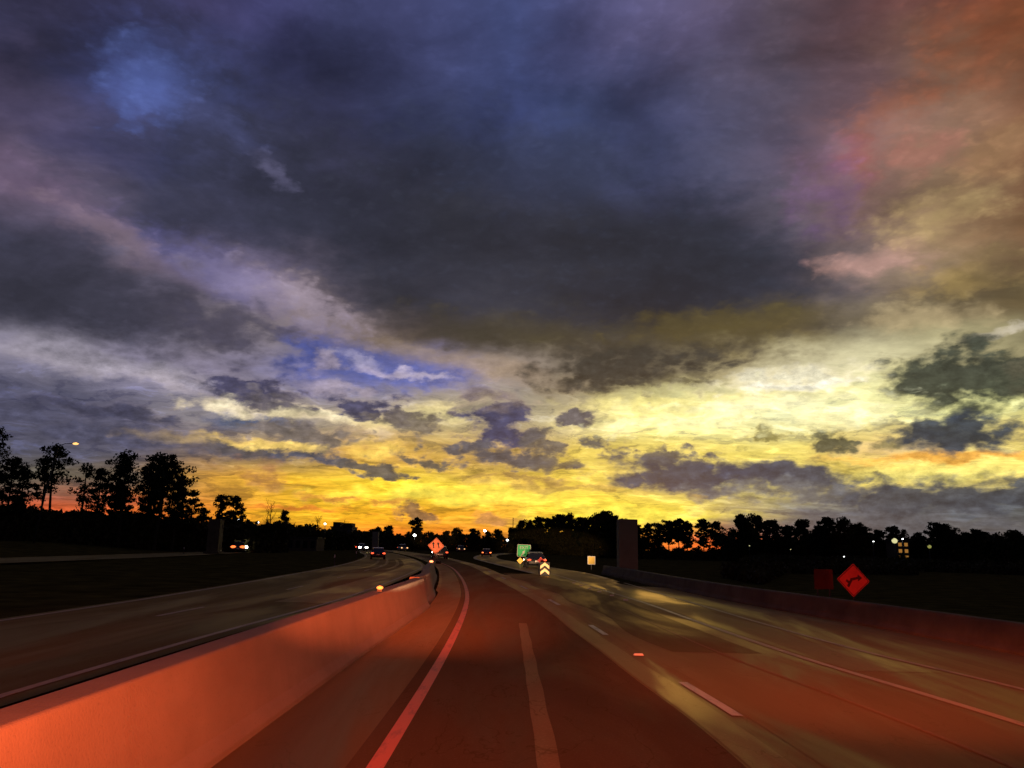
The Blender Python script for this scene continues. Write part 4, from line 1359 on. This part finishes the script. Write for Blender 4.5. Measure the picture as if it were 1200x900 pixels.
def thicket(name, path, depth, hfun, n, size, seed, m, label):
    """undergrowth and closed wood: one mass of leaf faces along a line"""
    rng = np.random.default_rng(seed)
    path = np.asarray(path, float)
    seg = np.linalg.norm(np.diff(path, axis=0), axis=1)
    cum = np.concatenate([[0], np.cumsum(seg)])
    s = rng.random(n) * cum[-1]
    i = np.clip(np.searchsorted(cum, s) - 1, 0, len(seg) - 1)
    f = (s - cum[i]) / seg[i]
    p = path[i] + (path[i + 1] - path[i]) * f[:, None]
    d = rng.random(n)
    top = np.array([hfun(a, b) for a, b in zip(s, d)])
    z = top * rng.random(n) ** 0.95
    x = p[:, 0]; y = p[:, 1] + d * depth
    gz = np.array([ground_z(float(a), float(b)) for a, b in zip(x, y)])
    c = np.stack([x, y, z + gz], 1)
    a = rng.normal(size=(n, 3)); a /= np.linalg.norm(a, axis=1)[:, None]
    b = rng.normal(size=(n, 3)); b -= (a * b).sum(1)[:, None] * a; b /= np.linalg.norm(b, axis=1)[:, None]
    sc = size * (0.6 + .8 * rng.random(n))[:, None]
    v = np.stack([c - a * sc * .5, c + a * sc * .5, c + b * sc * .75], 1).reshape(-1, 3)
    o = link_mesh(name, soup_mesh(name, v), m)
    tag(o, label, 'wood', kind='stuff')
    return o


def bumpy(base, amp, f1, f2, ph=0.0):
    return lambda s, d: base + amp * (math.sin(s * f1 + ph) * .5 + math.sin(s * f2 + ph * 2.1) * .35 + math.sin(s * f2 * 2.7 + ph) * .25 + (d - .5) * .6)


thicket('undergrowth', [(-150, 118), (-96, 122), (-70, 124), (-47, 142), (-43, 150)], 9, bumpy(5.0, 0.9, .22, .71), 60000, .75, 1, M['leaves'], 'dark thicket of undergrowth under the left pines')
thicket('far_wood', [(-60, 158), (-56, 215), (-44, 262), (-40, 300), (0, 312), (12, 262)], 12, bumpy(5.6, 1.4, .12, .41, 1.0), 42000, .85, 2, M['leaves'], 'closed dark wood behind the far bend')
thicket('grove_undergrowth', [(0, 244), (10, 240), (30, 220), (34, 218)], 10, bumpy(6.4, 1.5, .25, .8, .4), 15000, .75, 3, M['leaves'], 'dark undergrowth filling the grove right of the EXIT sign')
thicket('row_undergrowth', [(32, 224), (45, 220), (57, 213)], 8, lambda s, d: (4.6 if s < 10 else 2.6) + .7 * math.sin(s * 1.3) + .3 * math.sin(s * 3.1), 9000, .55, 4, M['leaves'], 'low brush below the open pine row')
thicket('wood_edge', [(55, 206), (80, 184), (120, 150), (170, 130)], 10, bumpy(6.3, 1.3, .2, .63, 2.0), 50000, .75, 5, M['leaves'], 'dark closed wood behind the right-hand verge')
thicket('verge_brush', [(26, 84), (40, 118), (62, 122), (60, 150), (90, 128), (58, 180), (120, 118)], 16, bumpy(1.5, .6, .2, .7, 3.0), 60000, .5, 6, M['leaves'], 'low brush on the right-hand verge')


# ------------------------------------------------------------------ street lamps
def tall_lamp(x, y, h, arm, lens_m, ls, label, lean=0.0, group=None, dirn=1):
    t = empty('street_lamp', (x, y, ground_z(x, y)))
    tag(t, label, 'lamp', group)
    b = MB(); b.tube([(0, 0, 0), (lean * .4, 0, h * .5), (lean, 0, h)], [.13, .10, .07], 8); b.build('pole', M['dark_steel'], t, True)
    b = MB(); b.tube([(lean, 0, h), (lean + dirn * arm * .4, 0, h + .35), (lean + dirn * arm, 0, h + .45)], [.06, .05, .045], 6); b.build('arm', M['dark_steel'], t, True)
    b = MB(); b.ball((lean + dirn * (arm + .3), 0, h + .46), (.48, .2, .13), 10, 6); b.build('lamp_head', M['dark_steel'], t, True)
    b = MB(); b.ball((lean + dirn * (arm + .34), -.03, h + .40), (.40 * ls, .2 * ls, .16 * ls), 10, 6); b.build('lens', lens_m, t, True)
    return t


tall_lamp(-64.2, 110, 13.2, 2.0, M['lamp_sodium'], 1.1, 'tall street lamp with lit amber head above the left pines', 1.6)


def post_lamp(x, y, zc, lens_m, s, label, group):
    z0 = ground_z(x, y)
    t = empty('area_lamp', (x, y, z0))
    tag(t, label, 'lamp', group)
    h = zc - z0
    b = MB(); b.tube([(0, 0.1, 0), (0, 0.1, h)], [.09, .06], 6); b.build('pole', M['dark_steel'], t, True)
    b = MB(); b.box((0, .05, h + s * .55), (s * 2.2, .5, .1)); b.build('lamp_head', M['dark_steel'], t)
    b = MB(); b.ball((0, -.05, h), (s, .3, s * .85), 8, 6); b.build('lens', lens_m, t, True)


GF = 'row of small white lamps on the far left'
for i, (x, y, z, s) in enumerate([(-74.9, 208, 7.0, .26), (-69.2, 207, 7.2, .28), (-66.6, 207, 6.9, .26), (-64.2, 207, 6.7, .24), (-57.0, 206, 6.8, .28), (-47.3, 208, 6.7, .28)]):
    post_lamp(x, y, z, M['lamp_white'], s, '%s from the left of the small white lamps before the far wood' % ORD[i], GF)
post_lamp(-29.3, 252, 4.8, M['lamp_bright'], .42, 'brightest white lamp in front of the far treeline, above the bend', 'lamps near the bend')
post_lamp(-8.0, 270, 7.0, M['lamp_bright'], .42, 'white lamp at the treetops left of the EXIT sign', 'lamps near the bend')
post_lamp(0.2, 268, 6.2, M['lamp_sodium'], .42, 'warm lamp at the end of the treeline above the EXIT sign', 'lamps near the bend')
post_lamp(-.4, 238, 3.8, M['lamp_white'], .34, 'lower white lamp between treeline and EXIT sign', 'lamps near the bend')
GR_ = 'lamps along the right-hand wood'
post_lamp(76.2, 160, 4.6, M['lamp_dim'], .6, 'large pale yellow lamp before the right-hand wood', GR_)
post_lamp(72.0, 160, 4.4, M['lamp_white'], .10, 'small white lamp left of the large pale yellow lamp', GR_)
post_lamp(77.8, 160, 5.0, M['lamp_white'], .13, 'small white lamp right of the large pale yellow lamp', GR_)
post_lamp(66.0, 160, 1.35, M['lamp_white'], .10, 'low white lamp above the red diamond sign', GR_)
post_lamp(53.4, 180, 3.2, M['lamp_dim'], .12, 'small dim lamp at the right end of the open pine row', GR_)
post_lamp(62.5, 180, 2.6, M['lamp_dim'], .10, 'tiny dim lamp left of the panel sign, before the wood', GR_)
post_lamp(83.0, 160, 3.6, M['lamp_faint'], .42, 'dim greenish lamp to the right of the lit storefront', GR_)


# ------------------------------------------------------------------ buildings and mast
def building(name, x, y, w, d, h, label, wins, pane, floors=1, rz=0.0, roof_block=None):
    z0 = ground_z(x, y) - .1
    t = empty(name, (x, y, z0), rz)
    tag(t, label, 'building')
    b = MB(); b.box((0, d / 2, h / 2), (w, d, h)); b.build('wall', M['wall'], t)
    b = MB(); b.box((0, d / 2, h + .2), (w + .5, d + .5, .4)); b.build('roof', M['roofing'], t)
    if roof_block:
        for (bx, bw, bh) in roof_block:
            b = MB(); b.box((bx, d / 2, h + .4 + bh / 2), (bw, d * .6, bh)); b.build('roof_block', M['roofing'], t)
    for fl in range(floors):
        for k in range(wins):
            cx = (k + .5) / wins * w - w / 2
            cz = (fl + .55) * h / floors
            ww, wh = w / wins * .55, h / floors * .55
            b = MB(); b.box((cx, -.03, cz), (ww + .2, .08, wh + .2)); f = b.build('window', M['dark_steel'], t)
            b = MB(); b.box((cx, -.08, cz), (ww, .05, wh)); b.build('pane', pane, f)
    return t


building('far_building', -60.0, 290, 7.5, 10, 7.6, 'dark flat-topped building with two roof blocks, left of the bend', 4, M['dark_pane'], 2, roof_block=[(-2.2, 2.6, 1.6), (1.8, 3.2, 1.3)])
building('low_building', -50.8, 196, 9.0, 8, 3.0, 'low wide building behind the left service road', 5, M['dark_pane'], 1)
sf = building('storefront', 84.6, 174, 2.6, 5, 5.4, 'small building with a few glowing orange windows among the right-hand trees', 2, M['lit_window'], 4)
place_tree('leafy_tree', bv_[2], 78.9, 163, 1.0, 0.30, 'small tree in front of the glowing windows', 'tree', M['bark'], M['leaves'], 'right-hand wood edge')

t = empty('radio_mast', (2.9, 600, 0))
tag(t, 'thin lattice radio mast above the treeline left of the grove', 'mast')
for k in range(3):
    a = k * 2.094
    b = MB(); b.tube([(math.cos(a) * .8, math.sin(a) * .8, -.3), (math.cos(a) * .35, math.sin(a) * .35, 23)], [.12, .10], 5); b.build('leg', M['dark_steel'], t)
for k in range(14):
    z = 1 + k * 1.6
    r = .8 - .45 * z / 23
    b = MB()
    for j in range(3):
        a, a2 = j * 2.094, (j + 1) * 2.094
        b.tube([(math.cos(a) * r, math.sin(a) * r, z), (math.cos(a2) * r, math.sin(a2) * r, z + 1.5)], [.06, .06], 4, False)
    b.build('brace', M['dark_steel'], t)
